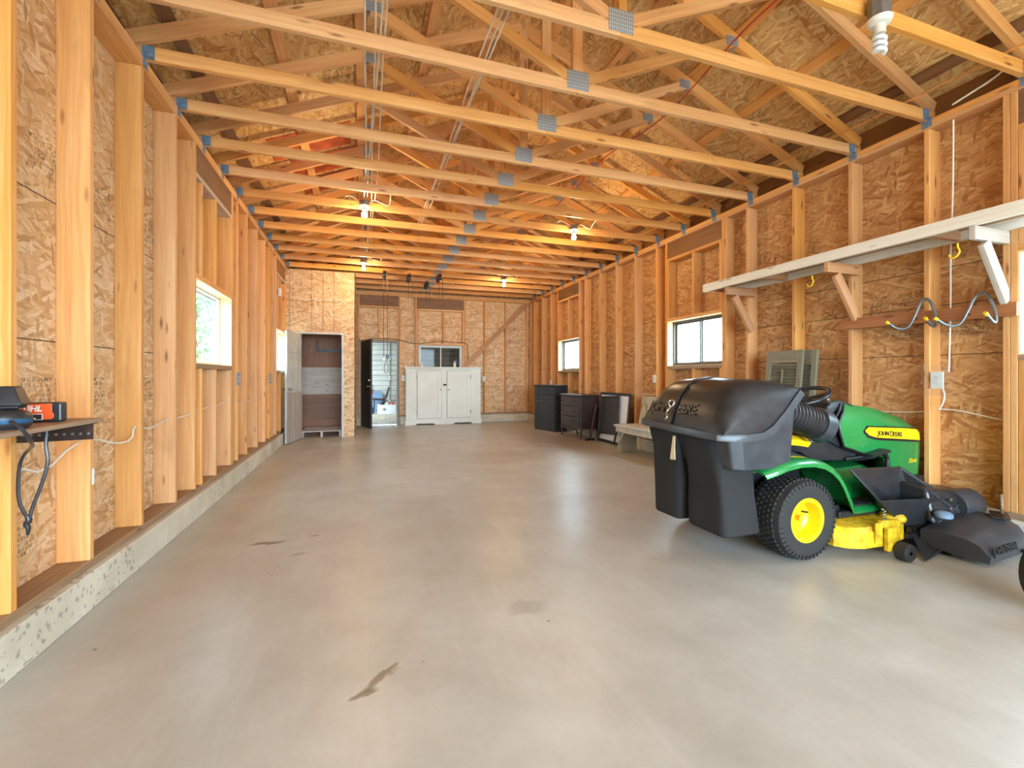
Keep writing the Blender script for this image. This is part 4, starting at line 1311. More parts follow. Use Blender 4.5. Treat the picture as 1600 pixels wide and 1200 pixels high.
# ------------------------------------------------------------------ wall shelf with braces
t = thing('wall_shelf', 'long wall shelf with a white front edge above the mower', 'shelf', (XR, 3.0, 2.20))
y0, y1 = -1.55, 1.42
box((-0.40, y0, 0.0), (-0.362, y1, 0.088)).obj('front_edge', 'paintedwood', t, bevel=0.003, seg=1)
box((-0.361, y0, 0.069), (-0.003, y1, 0.087)).obj('shelf_board', 'bracket', t)
box((-0.04, y0, 0.0), (-0.003, y1, 0.0685)).obj('wall_cleat', 'paintedwood', t)
for y in (1.36, 0.60, -0.85):
    box((-0.3615, y - 0.019, 0.0), (-0.041, y + 0.019, 0.0685)).obj('cross_rib', 'bracket', t)
for k, y in enumerate((1.07, -0.09, -1.10)):
    arm = box((-0.385, y - 0.019, -0.0895), (0.04, y + 0.019, -0.0005)).obj('bracket_arm', 'greyed' if k == 2 else 'bracket', t, bevel=0.003, seg=1)
    beam((-0.26, y, -0.10), (0.0, y, -0.49), 0.038, 0.085, (1, 0, 0.6)).obj('diagonal_brace', 'greyed' if k == 2 else 'bracket', t, bevel=0.003, seg=1)
for (x, y, lab) in ((3.93, 3.05, 'yellow screw hook under the wall shelf, by the middle brace'), (3.94, 1.99, 'yellow screw hook under the wall shelf, above the bike hooks')):
    h = [(0, 0, 0.0), (0, 0, -0.03), (0.004, -0.012, -0.055), (0.0, 0.0, -0.085), (-0.004, 0.022, -0.10), (0, 0.042, -0.09), (0, 0.048, -0.07)]
    o = tube(h, 0.006, 8, smooth=2).obj('utility_hook', 'hook', smooth=1.0, loc=(x, y, 2.11))
    tag(o, lab, 'hook', 'yellow utility hooks')

# rail with two bike hooks
o = box((-0.012, -0.59, -0.048), (0.012, 0.60, 0.048)).obj('hook_rail', 'oldboard', loc=(4.286, 2.425, 1.66), bevel=0.003)
o.rotation_euler = (math.radians(1.0), 0, 0)
tag(o, 'brown board nailed level across the studs, carrying the bike hooks', 'board')


def bike_hook(y, z, w, label):
    t = thing('bike_hook', label, 'hook', (4.266, y, z), 0, 'bent bike hooks')
    # M shape: J ends curl out toward the room
    p = [(-0.19, w * 1.30, 0.00), (-0.13, w * 1.02, -0.055), (-0.06, w * 0.75, -0.05), (-0.02, w * 0.55, 0.05), (-0.014, w * 0.28, 0.155), (-0.014, 0, 0.185),
         (-0.014, -w * 0.28, 0.155), (-0.02, -w * 0.55, 0.05), (-0.06, -w * 0.75, -0.05), (-0.13, -w * 0.85, -0.055), (-0.19, -w * 0.8, 0.0)]
    tube(p, 0.011, 10, smooth=3).obj('bent_tube', 'greymetal', t, smooth=1.0)
    for a, c in ((p[0], p[1]), (p[-1], p[-2])):
        d = (Vector(a) - Vector(c)).normalized()
        B().cyl(Vector(a) - d * 0.01, Vector(a) + d * 0.016, 0.0125, n=10).obj('tip', 'hook', t)
    b = B()
    for s in (-1, 1):
        b.cyl((-0.034, s * w * 0.55, 0.03), (-0.001, s * w * 0.55, 0.03), 0.006, n=8)
    b.obj('screw', 'blackmetal', t)
    return t


bike_hook(2.35, 1.62, 0.125, 'bent grey bike hook with yellow tips, on the rail side toward the bagger')
bike_hook(2.01, 1.61, 0.135, 'bent grey bike hook with yellow tips, on the rail side toward the edge window')

# ------------------------------------------------------------------ tool shelf on the left wall
t = thing('tool_shelf', 'small plywood shelf on a perforated steel bracket, holding the charger', 'shelf', (XL, 2.40, 0.985))
box((0.001, -0.9, 0.0), (0.262, 0.03, 0.017)).obj('shelf_board', 'sill', t, bevel=0.002, seg=1)
b = B()
b.prism([(0.001, -0.03, -0.0005), (0.25, -0.03, -0.0005), (0.25, -0.03, -0.07), (0.001, -0.03, -0.075)], (0, 0.005, 0))
b.box((0.001, -0.0245, -0.005), (0.25, 0.01, -0.0005))
br = b.obj('steel_bracket', 'rustmetal', t)
b = B()
for k in range(9):
    b.cyl((0.02 + k * 0.027, -0.0312, -0.045), (0.02 + k * 0.027, -0.0304, -0.045), 0.006, n=8)
b.obj('slot', 'greymetal', br)
t = thing('battery_pack', 'orange and black tool battery with white lettering on the shelf', 'battery', (-1.195, 2.235, 1.0025), 0.12)
b = B()
b.box((-0.085, 0, 0), (0.085, 0.06, 0.083))
b.obj('case', 'blackplastic', t, bevel=0.008)
B().prism([(-0.084, -0.004, 0.012), (0.052, -0.004, 0.012), (0.060, -0.004, 0.02), (0.060, -0.004, 0.034), (0.054, -0.004, 0.042), (0.054, -0.004, 0.078), (-0.084, -0.004, 0.078)], (0, 0.0038, 0)).obj('orange_shell', 'orange', t, bevel=0.001)
text('STIHL', 0.034, 0.0006, 'lettering_white', 'lettering', t, (-0.062, -0.0052, 0.0465), (1, 0, 0), (0, 0, 1), 0.95, 0.2, 0.0012)
box((-0.083, -0.0062, 0.011), (0.024, -0.0042, 0.036)).obj('indicator_frame', 'lettering_white', t)
box((-0.083, -0.0072, 0.013), (0.021, -0.0063, 0.034)).obj('indicator_panel', 'blackplastic', t)
b = B()
for k in range(4):
    b.box((-0.06 + k * 0.017, -0.0082, 0.016), (-0.05 + k * 0.017, -0.0073, 0.020))
b.obj('indicator_light', 'lettering_white', t)
bpy.data.objects['battery_pack'].scale = (0.87, 0.87, 0.93)
t = thing('battery_charger', 'black battery charger with a sloped face, stacked on the rounded tool', 'charger', (-1.155, 2.02, 1.0695), 0.2)
b = B()
b.loft([[(-0.085, -0.04, 0.012), (0.045, -0.04, 0.012), (0.045, 0.05, 0.012), (-0.085, 0.05, 0.012)], [(-0.085, -0.02, 0.078), (0.02, -0.02, 0.078), (0.02, 0.05, 0.078), (-0.085, 0.05, 0.078)]])
b.obj('upper_case', 'blackplastic', t, bevel=0.006)
box((-0.07, -0.035, 0.0), (0.035, 0.045, 0.0118)).obj('base', 'blackmetal', t, bevel=0.005)
B().loft([[(-0.035, -0.0365, 0.035), (-0.012, -0.0365, 0.035), (-0.012, -0.0325, 0.035), (-0.035, -0.0325, 0.035)], [(-0.035, -0.0325, 0.048), (-0.012, -0.0325, 0.048), (-0.012, -0.0285, 0.048), (-0.035, -0.0285, 0.048)]]).obj('badge', 'red', t)
t = thing('round_gadget', 'rounded black tool with a blue band, lying under the charger', 'tool', (-1.15, 2.0, 1.0025))
B().lathe([(0.001, 0), (0.055, 0), (0.064, 0.012), (0.064, 0.042), (0.054, 0.058), (0.03, 0.066), (0.001, 0.066)], (0, 0, 0), (0, 0, 1), 24).obj('housing', 'blackplastic', t, smooth=0.7)
B().lathe([(0.0645, 0.02), (0.0655, 0.024), (0.0655, 0.030), (0.0645, 0.034)], (0, 0, 0), (0, 0, 1), 24).obj('band', 'blue', t, smooth=0.7)
cable('power_cord', 'black power cord hanging in a loop below the tool shelf', [(-1.105, 1.945, 1.03), (-1.075, 1.90, 1.03), (-1.045, 1.88, 1.018), (-1.04, 1.91, 0.98), (-1.06, 1.96, 0.955), (-1.12, 2.08, 0.93), (-1.22, 2.25, 0.905), (-1.275, 2.30, 0.86), (-1.285, 2.30, 0.79), (-1.285, 2.30, 0.69), (-1.262, 2.30, 0.63), (-1.25, 2.3, 0.612), (-1.242, 2.30, 0.66), (-1.21, 2.30, 0.754), (-1.19, 2.3, 0.843), (-1.20, 2.30, 0.90), (-1.2, 2.31, 0.965)], 0.006, 'blackmetal', 2, 'cord')
bpy.data.objects['power_cord'].data.materials[0] = M['blackplastic']
t = tube([(0, 0, 0.0), (0.006, 0.0, -0.02), (-0.006, 0, -0.03), (0.004, 0, -0.05), (0.0, 0, -0.075)], [0.009, 0.011, 0.011, 0.008, 0.005], 8, smooth=1).obj('cord_knot', 'blackplastic', smooth=1.0, loc=(-1.256, 2.30, 0.628))
t.parent = bpy.data.objects['power_cord']
o = box((-0.002, -0.008, -0.04), (0.002, 0.008, 0.04)).obj('paper_tag', 'white', loc=(XL + 0.003, 2.918, 0.66))
tag(o, 'small white sticker on the edge of a stud below the tool shelf', 'sticker')

# ------------------------------------------------------------------ wheel standing at the edge of the picture
t = thing('trailer_wheel', 'black rubber wheel cut off by the edge of the picture', 'wheel', (3.28, 1.22, 0.0), math.radians(-15))
B().lathe([(0.10, -0.055), (0.13, -0.07), (0.17, -0.075), (0.195, -0.06), (0.205, -0.03), (0.207, 0), (0.205, 0.03), (0.195, 0.06), (0.17, 0.075), (0.13, 0.07), (0.10, 0.055)], (0, 0, 0.208), (0, 1, 0), 36).obj('tire', 'rubber', t, smooth=0.7)
B().lathe([(0.001, -0.03), (0.03, -0.032), (0.05, -0.02), (0.08, -0.025), (0.105, -0.05), (0.105, 0.05), (0.08, 0.025), (0.05, 0.02), (0.001, 0.03)], (0, 0, 0.208), (0, 1, 0), 28).obj('rim', 'greymetal', t, smooth=0.7)


# ------------------------------------------------------------------ trees outside the left windows
def tree(x, y, h, r, label):
    t = thing('tree', label, 'tree', (x, y, -0.152), 0, 'trees outside')
    tube([(0, 0, 0), (0.05, 0, h * 0.4), (0, 0.05, h * 0.8)], [0.16, 0.12, 0.05], 10).obj('trunk', 'bark', t, smooth=1.0)
    b = B()
    for _ in range(1500):
        a, q = random.random() * 2 * PI, random.random()
        rr = r * (random.random() ** 0.5) * (1.0 - 0.55 * q)
        c = Vector((rr * math.cos(a), rr * math.sin(a), h * (0.12 + 0.9 * q)))
        n = Vector((random.gauss(0, 1), random.gauss(0, 1), random.gauss(0, 1))).normalized()
        s, u = b.frame(n)
        k = 0.07 + 0.07 * random.random()
        b.face([b.bm.verts.new(c + s * k * 0.5), b.bm.verts.new(c + u * k), b.bm.verts.new(c - s * k * 0.5), b.bm.verts.new(c - u * k)])
    b.obj('crown', 'leaf', t)


tree(-4.6, 15.4, 5.0, 1.1, 'green tree seen through the white sliding window')
tree(-6.2, 19.2, 6.0, 1.4, 'green tree farther off outside the white sliding window')


# ------------------------------------------------------------------ riding mower; local x forward, y to its left side
mw = thing('riding_mower', 'green riding mower with yellow rims and a black rear bagger', 'riding mower', (2.70, 2.62, 0.0), 0)


def interp(pts, x):
    if x <= pts[0][0]:
        return pts[0][1]
    for (a, b), (c, d) in zip(pts, pts[1:]):
        if x <= c:
            return b + (d - b) * (x - a) / (c - a)
    return pts[-1][1]


# ---- wheels
def wheel(x, y, r, w, rim_r, out, lugs):
    """out: +1/-1, side of the outer face along y"""
    prof = [(rim_r, -w * 0.42), (rim_r * 1.06, -w * 0.47), (r * 0.80, -w * 0.5), (r * 0.93, -w * 0.47), (r * 0.955, -w * 0.40), (r * 0.968, -w * 0.2), (r * 0.968, w * 0.2), (r * 0.955, w * 0.40),
            (r * 0.93, w * 0.47), (r * 0.80, w * 0.5), (rim_r * 1.06, w * 0.47), (rim_r, w * 0.42)]
    b = B()
    b.lathe(prof, (x, y, r), (0, 1, 0), 56)
    if lugs:
        rows = 7
        n = 46
        for i in range(n):
            for k in range(rows):
                f = (k + 0.5) / rows - 0.5
                yy = y + f * w * 0.92
                rr = r * (0.972 - 0.10 * max(0, abs(f) - 0.33) / 0.17)
                a = 2 * PI * (i + (0.5 if k % 2 else 0)) / n
                d = Vector((math.cos(a), 0, math.sin(a)))
                tn = Vector((-math.sin(a), 0, math.cos(a)))
                c = Vector((x, yy, r)) + d * rr
                hw, hl = w * 0.92 / rows * 0.39, PI * r / n * 0.7
                bot = [c - d * 0.006 + tn * (sx * hl) + Vector((0, sy * hw, 0)) for sx, sy in ((-1, -1), (1, -1), (1, 1), (-1, 1))]
                topp = [c + d * 0.0065 + tn * (sx * hl * 0.85) + Vector((0, sy * hw * 0.85, 0)) for sx, sy in ((-1, -1), (1, -1), (1, 1), (-1, 1))]
                b.loft([bot, topp], True, False, True)
        # shoulder bars
        for i in range(n):
            for s in (-1, 1):
                a = 2 * PI * i / n
                d = Vector((math.cos(a), 0, math.sin(a)))
                tn = Vector((-math.sin(a), 0, math.cos(a)))
                p0 = Vector((x, y + s * w * 0.455, r)) + d * (r * 0.945)
                p1 = Vector((x, y + s * w * 0.497, r)) + d * (r * 0.845)
                b.beam(p0, p1, 0.014, 0.012, tn)
    o = b.obj('tire', 'rubber', mw, smooth=0.5)
    yo = y + out * w * 0.5
    dish = [(0.001, -0.085), (0.035, -0.085), (0.035, -0.095), (rim_r * 0.62, -0.10), (rim_r * 0.78, -0.085), (rim_r * 0.84, -0.02), (rim_r * 0.86, -0.004), (rim_r * 0.97, 0.0), (rim_r * 1.06, -0.002), (rim_r * 1.07, -0.012), (rim_r * 0.99, -0.03)]
    rm = B().lathe(dish, (x, yo - out * 0.004, r), (0, out, 0), 40).obj('rim', 'yellow', mw, smooth=0.6)
    h = B()
    h.cyl((x, yo - out * 0.09, r), (x, yo - out * 0.05, r), 0.02, n=14)
    h.obj('axle_cap', 'dirty_yellow', rm)
    h = B()
    h.cyl((x + rim_r * 0.45, yo - out * 0.1, r + rim_r * 0.2), (x + rim_r * 0.50, yo - out * 0.06, r + rim_r * 0.23), 0.006, n=8)
    h.obj('valve_stem', 'blackmetal', rm)
    return o


wheel(0, -0.385, 0.262, 0.235, 0.135, -1, True)
wheel(0, 0.385, 0.262, 0.235, 0.135, 1, True)
wheel(1.22, -0.34, 0.19, 0.15, 0.09, -1, False)
wheel(1.22, 0.34, 0.19, 0.15, 0.09, 1, False)

# ---- chassis
b = B()
b.box((-0.28, -0.24, 0.24), (1.45, 0.24, 0.38))
b.box((-0.02, -0.262, 0.20), (0.02, 0.262, 0.30))
b.box((-0.35, -0.20, 0.40), (0.30, 0.20, 0.58))
b.box((1.20, -0.262, 0.17), (1.24, 0.262, 0.22))
b.box((1.36, -0.27, 0.24), (1.53, 0.27, 0.40))
b.obj('chassis', 'blackmetal', mw, bevel=0.008)

# ---- green fender deck over the rear wheels and foot rests
prof = [(-0.33, 0.585), (-0.27, 0.615), (-0.18, 0.640), (-0.06, 0.655), (0.06, 0.652), (0.16, 0.630), (0.24, 0.592), (0.31, 0.535), (0.36, 0.470), (0.40, 0.400), (0.43, 0.345), (0.465, 0.305), (0.52, 0.293), (0.70, 0.293), (0.92, 0.300)]
for s in (-1, 1):
    b = B()
    rings = []
    for i, (x, z) in enumerate(prof):
        yi, yo = 0.20, 0.50 - (0.03 if i < 1 else 0)
        if i > 10:
            yo = 0.47 - 0.01 * (i - 10)
        d = 0.052 if i < 8 else 0.052
        # crowned skin with a rolled outer lip
        nx, nz = 0, 0
        if i < 11:
            p, q = prof[max(i - 1, 0)], prof[min(i + 1, len(prof) - 1)]
            L2 = math.hypot(q[0] - p[0], q[1] - p[1])
            nx, nz = (q[1] - p[1]) / L2, -(q[0] - p[0]) / L2
        else:
            nz = -1
        rings.append([(x, s * yi, z), (x, s * (yo - 0.05), z), (x + nx * 0.008, s * (yo - 0.018), z + nz * 0.008), (x + nx * 0.03, s * yo, z + nz * 0.03), (x + nx * d, s * yo, z + nz * d),
                      (x + nx * d, s * (yo - 0.008), z + nz * d), (x + nx * 0.034, s * (yo - 0.012), z + nz * 0.034), (x + nx * 0.016, s * (yo - 0.05), z + nz * 0.016), (x + nx * 0.016, s * yi, z + nz * 0.016)])
    b.loft(rings)
    b.obj('fender', 'green', mw, smooth=0.7)
    # sloped inner foot well
    b = B()
    b.loft([[(0.40, s * 0.10, 0.56), (0.40, s * 0.235, 0.545), (0.40, s * 0.28, 0.44), (0.45, s * 0.30, 0.297), (0.45, s * 0.10, 0.297)],
            [(0.62, s * 0.10, 0.52), (0.62, s * 0.225, 0.50), (0.62, s * 0.30, 0.40), (0.62, s * 0.32, 0.300), (0.62, s * 0.10, 0.300)],
            [(0.90, s * 0.10, 0.53), (0.90, s * 0.22, 0.51), (0.90, s * 0.27, 0.42), (0.90, s * 0.29, 0.302), (0.90, s * 0.10, 0.302)],
            [(1.02, s * 0.10, 0.50), (1.02, s * 0.18, 0.48), (1.02, s * 0.20, 0.42), (1.02, s * 0.22, 0.35), (1.02, s * 0.10, 0.35)]])
    b.obj('foot_well', 'green', mw, smooth=0.6)
    b = B()
    b.box((0.49, s * 0.32, 0.2935), (0.90, s * 0.445, 0.300))
    for k in range(9):
        b.box((0.505 + k * 0.044, s * 0.325, 0.300), (0.523 + k * 0.044, s * 0.44, 0.306))
    b.obj('foot_pad', 'rubber', mw)
b = B()
b.box((-0.30, -0.20, 0.60), (0.20, 0.20, 0.652))
b.loft([[(0.20, -0.20, 0.60), (0.20, 0.20, 0.60), (0.20, 0.20, 0.652), (0.20, -0.20, 0.652)], [(0.42, -0.20, 0.54), (0.42, 0.20, 0.54), (0.42, 0.20, 0.58), (0.42, -0.20, 0.58)]])
b.obj('seat_platform', 'blackplastic', mw, bevel=0.01)
# black console panel between seat deck and dash
b = B()
poly = [(0.13, 0.655), (0.30, 0.635), (0.42, 0.565), (0.90, 0.535), (1.12, 0.545), (1.10, 0.62), (0.86, 0.66), (0.66, 0.70), (0.62, 0.80), (0.50, 0.78), (0.42, 0.72), (0.25, 0.69)]
b.prism([(x, -0.205, z) for x, z in poly], (0, 0.41, 0))
b.obj('console', 'blackplastic', mw, bevel=0.012)
b = B()
for x in (0.93, 1.02):
    b.tube([(x - 0.20, -0.215, 0.56), (x - 0.05, -0.235, 0.575), (x, -0.27, 0.60)], 0.013, 8, smooth=1)
b.loft([[(0.86, -0.33, 0.585), (1.06, -0.33, 0.615), (1.06, -0.22, 0.615), (0.86, -0.22, 0.585)], [(0.87, -0.33, 0.605), (1.04, -0.33, 0.637), (1.04, -0.22, 0.637), (0.87, -0.22, 0.605)]])
b.loft([[(0.92, -0.34, 0.46), (1.04, -0.34, 0.43), (1.04, -0.26, 0.43), (0.92, -0.26, 0.46)], [(0.93, -0.34, 0.49), (1.06, -0.34, 0.47), (1.06, -0.26, 0.47), (0.93, -0.26, 0.49)]])
b.tube([(1.02, -0.29, 0.625), (1.10, -0.28, 0.56), (1.06, -0.29, 0.47)], 0.016, 8, smooth=2)
b.obj('pedal', 'blackmetal', mw, bevel=0.004)

# ---- seat
b = B()
rows = []
for k in range(9):
    f = k / 8
    x = -0.12 + 0.56 * f
    hz = 0.775 - 0.055 * f ** 3 + (0.03 if f < 0.15 else 0)
    wd = 0.235 - 0.05 * max(0, f - 0.7) / 0.3
    rows.append([(x, -wd, hz - 0.07), (x, -wd - 0.01, hz - 0.03), (x, -wd + 0.03, hz), (x, -wd * 0.5, hz - 0.015), (x, 0, hz - 0.02), (x, wd * 0.5, hz - 0.015), (x, wd - 0.03, hz), (x, wd + 0.01, hz - 0.03), (x, wd, hz - 0.07)])
b.loft(rows)
st = b.obj('seat', 'yellow', mw, smooth=0.9)
b = B()
rows = []
for k in range(7):
    f = k / 6
    z = 0.74 + 0.27 * f
    x = -0.10 - 0.05 * f
    wd = 0.225 - 0.06 * f ** 2
    rows.append([(x + 0.03, -wd, z), (x + 0.05, -wd * 0.6, z), (x + 0.035, 0, z), (x + 0.05, wd * 0.6, z), (x + 0.03, wd, z), (x - 0.03, wd * 0.9, z), (x - 0.045, 0, z), (x - 0.03, -wd * 0.9, z)])
b.loft(rows)
b.obj('backrest', 'yellow', st, smooth=0.9)
b = B()
b.loft([[(-0.12, -0.22, 0.66), (0.42, -0.20, 0.645), (0.42, 0.20, 0.645), (-0.12, 0.22, 0.66)], [(-0.13, -0.235, 0.71), (0.45, -0.21, 0.66), (0.45, 0.21, 0.66), (-0.13, 0.235, 0.71)]])
b.obj('seat_pan', 'blackplastic', st, bevel=0.01)

# ---- dash and steering
poly = [(0.56, 0.70), (0.64, 0.665), (0.85, 0.61), (0.90, 0.90), (0.88, 0.965), (0.815, 0.992), (0.75, 1.0), (0.66, 0.985), (0.58, 0.945), (0.52, 0.86), (0.52, 0.78)]
b = B()
rings = []
dash_w = lambda z: interp([(0.60, 1.05), (0.84, 1.03), (0.92, 0.92), (0.97, 0.74), (1.03, 0.55)], z)
for y, k in ((-0.225, 0.95), (-0.215, 1.0), (0.215, 1.0), (0.225, 0.95)):
    rings.append([(0.74 + (x - 0.74) * k, y * dash_w(z), 0.83 + (z - 0.83) * k) for x, z in poly])
b.loft(rings)
ds = b.obj('dash', 'blackplastic', mw, smooth=0.5)
b = B()
b.cyl((0.66, -0.14, 0.99), (0.645, -0.14, 1.02), 0.02, n=14)
b.tube([(0.63, -0.17, 0.965), (0.61, -0.185, 1.0)], 0.007)
b.obj('ignition_switch', 'chrome', ds, smooth=0.6)
b = B()
b.loft([[(0.60, -0.236, 0.855), (0.585, -0.238, 0.845), (0.585, -0.225, 0.845), (0.60, -0.225, 0.855)], [(0.69, -0.214, 0.925), (0.665, -0.218, 0.925), (0.665, -0.20, 0.92), (0.69, -0.20, 0.92)], [(0.785, -0.165, 0.978), (0.755, -0.168, 0.982), (0.755, -0.15, 0.972), (0.785, -0.15, 0.968)]])
b.obj('side_trim', 'greyplastic', ds, smooth=0.6)
cx, cz, R_ = 0.565, 1.025, 0.185
ax = Vector((-0.36, 0, 0.93)).normalized()
s1 = Vector((0, 1, 0))
s2 = ax.cross(s1).normalized()
ct = Vector((cx, 0, cz))
ringp = [ct + s1 * (R_ * math.cos(a)) + s2 * (R_ * math.sin(a)) for a in [2 * PI * i / 40 for i in range(40)]]
sw = B().tube(ringp, 0.0155, 10, closed=True).obj('steering_wheel', 'blackplastic', mw, smooth=1.0)
b = B()
for a in (PI * 0.5, PI * 1.18, PI * 1.82):
    e = ct + s1 * (R_ * math.cos(a)) + s2 * (R_ * math.sin(a))
    b.beam(ct - ax * 0.03, e - ax * 0.004, 0.05, 0.012, ax)
b.lathe([(0.001, 0.0), (0.045, -0.005), (0.055, -0.02), (0.05, -0.05), (0.001, -0.05)], ct, ax, 20)
b.obj('spoke', 'blackplastic', sw, smooth=0.5)
B().cyl(ct - ax * 0.045, ct - ax * 0.16, 0.03, 0.045, 16).obj('steering_column', 'blackplastic', sw, smooth=0.6)

# ---- hood
XN = 1.565
rowdef = [  # x_rear, half width, z profile along x
    (0.87, 0.250, [(0.87, 0.605), (1.02, 0.585), (1.12, 0.545), (1.18, 0.470), (1.235, 0.405), (1.28, 0.39), (1.565, 0.385)]),
    (0.655, 0.262, [(0.655, 0.665), (1.0, 0.64), (1.565, 0.565)]),
    (0.625, 0.262, [(0.625, 0.76), (1.565, 0.66)]),
    (0.612, 0.256, [(0.612, 0.842), (1.0, 0.825), (1.565, 0.735)]),
    (0.70, 0.225, [(0.70, 0.915), (1.1, 0.880), (1.45, 0.80), (1.565, 0.765)]),
    (0.79, 0.165, [(0.79, 0.970), (1.1, 0.935), (1.45, 0.845), (1.565, 0.785)]),
    (0.815, 0.0, [(0.815, 0.990), (1.1, 0.955), (1.45, 0.862), (1.565, 0.795)]),
]


def hood_y(x, w):
    f = max(0.0, (x - 0.9) / (XN - 0.9))
    return w * (1 - 0.05 * f - 0.10 * f ** 10)


ts = [0, .06, .14, .22, .30, .36, .42, .48, .54, .60, .66, .74, .82, .89, .94, .975, 1.0]
rows = []
for s in (-1, 1):
    for (xr, w, zp) in (rowdef if s < 0 else rowdef[:-1][::-1]):
        rows.append([(xr + (XN - xr) * t_, s * hood_y(xr + (XN - xr) * t_, w), interp(zp, xr + (XN - xr) * t_)) for t_ in ts])
b = B()
V = [b.ring(r_) for r_ in rows]
for i in range(len(V) - 1):
    for j in range(len(ts) - 1):
        b.face([V[i][j], V[i + 1][j], V[i + 1][j + 1], V[i][j + 1]])
b.face([v[-1] for v in V])
b.face([v[0] for v in V][::-1])
hood = b.obj('hood', 'green', mw, smooth=0.45)
# black tube drawn as the gap line at the rear edge of the hood
b = B()
for s in (-1, 1):
    pr = [(xr - 0.004, s * w * 1.0, zp[0][1]) for (xr, w, zp) in rowdef]
    b.tube(pr, 0.009, 6)
b.obj('hood_gap_line', 'blackmetal', hood, smooth=1.0)


def hood_side_y(x, z):
    """outer half width of the hood skin at height z"""
    pts = sorted([(interp(zp, x), hood_y(x, w)) for (xr, w, zp) in rowdef])
    return interp(pts, z)


def hood_panel(name, m, outline_top, outline_bot, off, parent):
    """strip lying on the right hood side between two curves of (x, z)"""
    b = B()
    n = 18
    xs0, xs1 = outline_top[0][0], outline_top[-1][0]
    A = []
    for k in range(n + 1):
        x = xs0 + (xs1 - xs0) * k / n
        zt, zb = interp(outline_top, x), interp(outline_bot, x)
        col = []
        for j in range(4):
            z = zb + (zt - zb) * j / 3
            col.append((x, -hood_side_y(x, z) - off, z))
        A.append(col)
    rings = [[p for p in col] + [(p[0], p[1] + off + 0.004, p[2]) for p in col[::-1]] for col in A]
    b.loft(rings)
    return b.obj(name, m, parent, smooth=0.4)


hood_panel('stripe_recess', 'blackmetal', [(0.862, 0.775), (0.872, 0.802), (0.90, 0.812), (1.35, 0.785), (1.552, 0.768)], [(0.862, 0.760), (0.90, 0.722), (1.0, 0.700), (1.35, 0.672), (1.552, 0.655)], 0.002, hood)
stripe = hood_panel('stripe', 'yellow', [(0.880, 0.778), (0.892, 0.796), (0.91, 0.801), (1.35, 0.775), (1.553, 0.757)], [(0.880, 0.768), (0.91, 0.742), (1.0, 0.719), (1.35, 0.690), (1.553, 0.672)], 0.005, hood)
ys_ = -hood_side_y(1.02, 0.735) - 0.0062
jb = B()
jp = [(1.020, 0.772), (1.020, 0.738), (1.016, 0.729), (1.008, 0.727), (1.000, 0.731)]
for (xa_, za_), (xb_, zb_) in zip(jp, jp[1:]):
    jb.beam((xa_, ys_, za_), (xb_, ys_, zb_), 0.0016, 0.0075, (0.6, 0, 0.8) if abs(xa_ - xb_) < 0.002 else (0, 0, 1))
jb.obj('lettering', 'lettering_black', stripe)
for body, x0, z0, sz in (('OHN', 1.026, 0.734, 0.048), ('D', 1.150, 0.722, 0.058), ('EERE', 1.191, 0.7195, 0.048)):
    text(body, sz, 0.0008, 'lettering_black', 'lettering', stripe, (x0, -hood_side_y(x0 + 0.05, 0.735) - 0.0066, z0), (1, -0.0, -0.055), (0, 0, 1), 1.02, 0, 0.0009)
text('X', 0.052, 0.0008, 'yellow', 'lettering', hood, (1.385, -hood_side_y(1.39, 0.53) - 0.001, 0.500), (1, 0.03, 0), (0, 0, 1), 1.0, 0.2, 0.0008)
text('340', 0.038, 0.0008, 'yellow', 'lettering', hood, (1.422, -hood_side_y(1.42, 0.53) - 0.001, 0.502), (1, 0.045, 0), (0, 0, 1), 1.1, 0.2, 0.0006)
# grille on the nose
b = B()
for k in range(6):
    z = 0.43 + k * 0.045
    b.box((XN + 0.0005, -0.16, z), (XN + 0.008, 0.16, z + 0.026))
b.obj('grille', 'blackplastic', hood)

# ---- mower deck
b = B()
plan = [(0.22, -0.30), (0.22, -0.50), (0.27, -0.565), (0.36, -0.60), (0.52, -0.605), (0.80, -0.56), (0.92, -0.48), (0.98, -0.30), (0.98, 0.25), (0.90, 0.42), (0.72, 0.52), (0.42, 0.52), (0.26, 0.42), (0.22, 0.2)]
b.loft([[(x, y, 0.075) for x, y in plan], [(x, y, 0.17) for x, y in plan], [(0.6 + (x - 0.6) * 0.95, y * 0.95, 0.20) for x, y in plan], [(0.6 + (x - 0.6) * 0.7, y * 0.72, 0.215) for x, y in plan]])
dk = b.obj('mower_deck', 'dirty_yellow', mw, smooth=0.4)
b = B()
b.lathe([(0.001, 0.0), (0.075, 0.0), (0.08, 0.02), (0.06, 0.05), (0.001, 0.055)], (0.78, -0.50, 0.19), (0, 0, 1), 18)
b.box((0.44, -0.62, 0.10), (0.50, -0.605, 0.235))
b.beam((0.50, -0.60, 0.22), (0.74, -0.56, 0.19), 0.03, 0.05)
b.box((0.52, -0.64, 0.05), (0.60, -0.61, 0.20))
b.obj('deck_bracket', 'dirty_yellow', dk, bevel=0.005)
B().lathe([(0.012, -0.035), (0.045, -0.04), (0.056, -0.03), (0.058, 0), (0.056, 0.03), (0.045, 0.04), (0.012, 0.035)], (0.60, -0.685, 0.0585), (0, 1, 0), 26).obj('gauge_wheel', 'rubber', dk, smooth=0.6)
tube([(0.535 + 0.011 * math.cos(a), -0.60 + 0.011 * math.sin(a), 0.20 + 0.0028 * a) for a in [i * 0.5 for i in range(80)]], 0.0035, 6).obj('spring', 'chrome', dk, smooth=1.0)
b = B()
b.box((0.36, -0.44, 0.218), (0.72, -0.24, 0.265))
b.box((0.30, -0.40, 0.225), (0.42, -0.30, 0.30))
b.obj('belt_cover', 'blackplastic', dk, bevel=0.01)
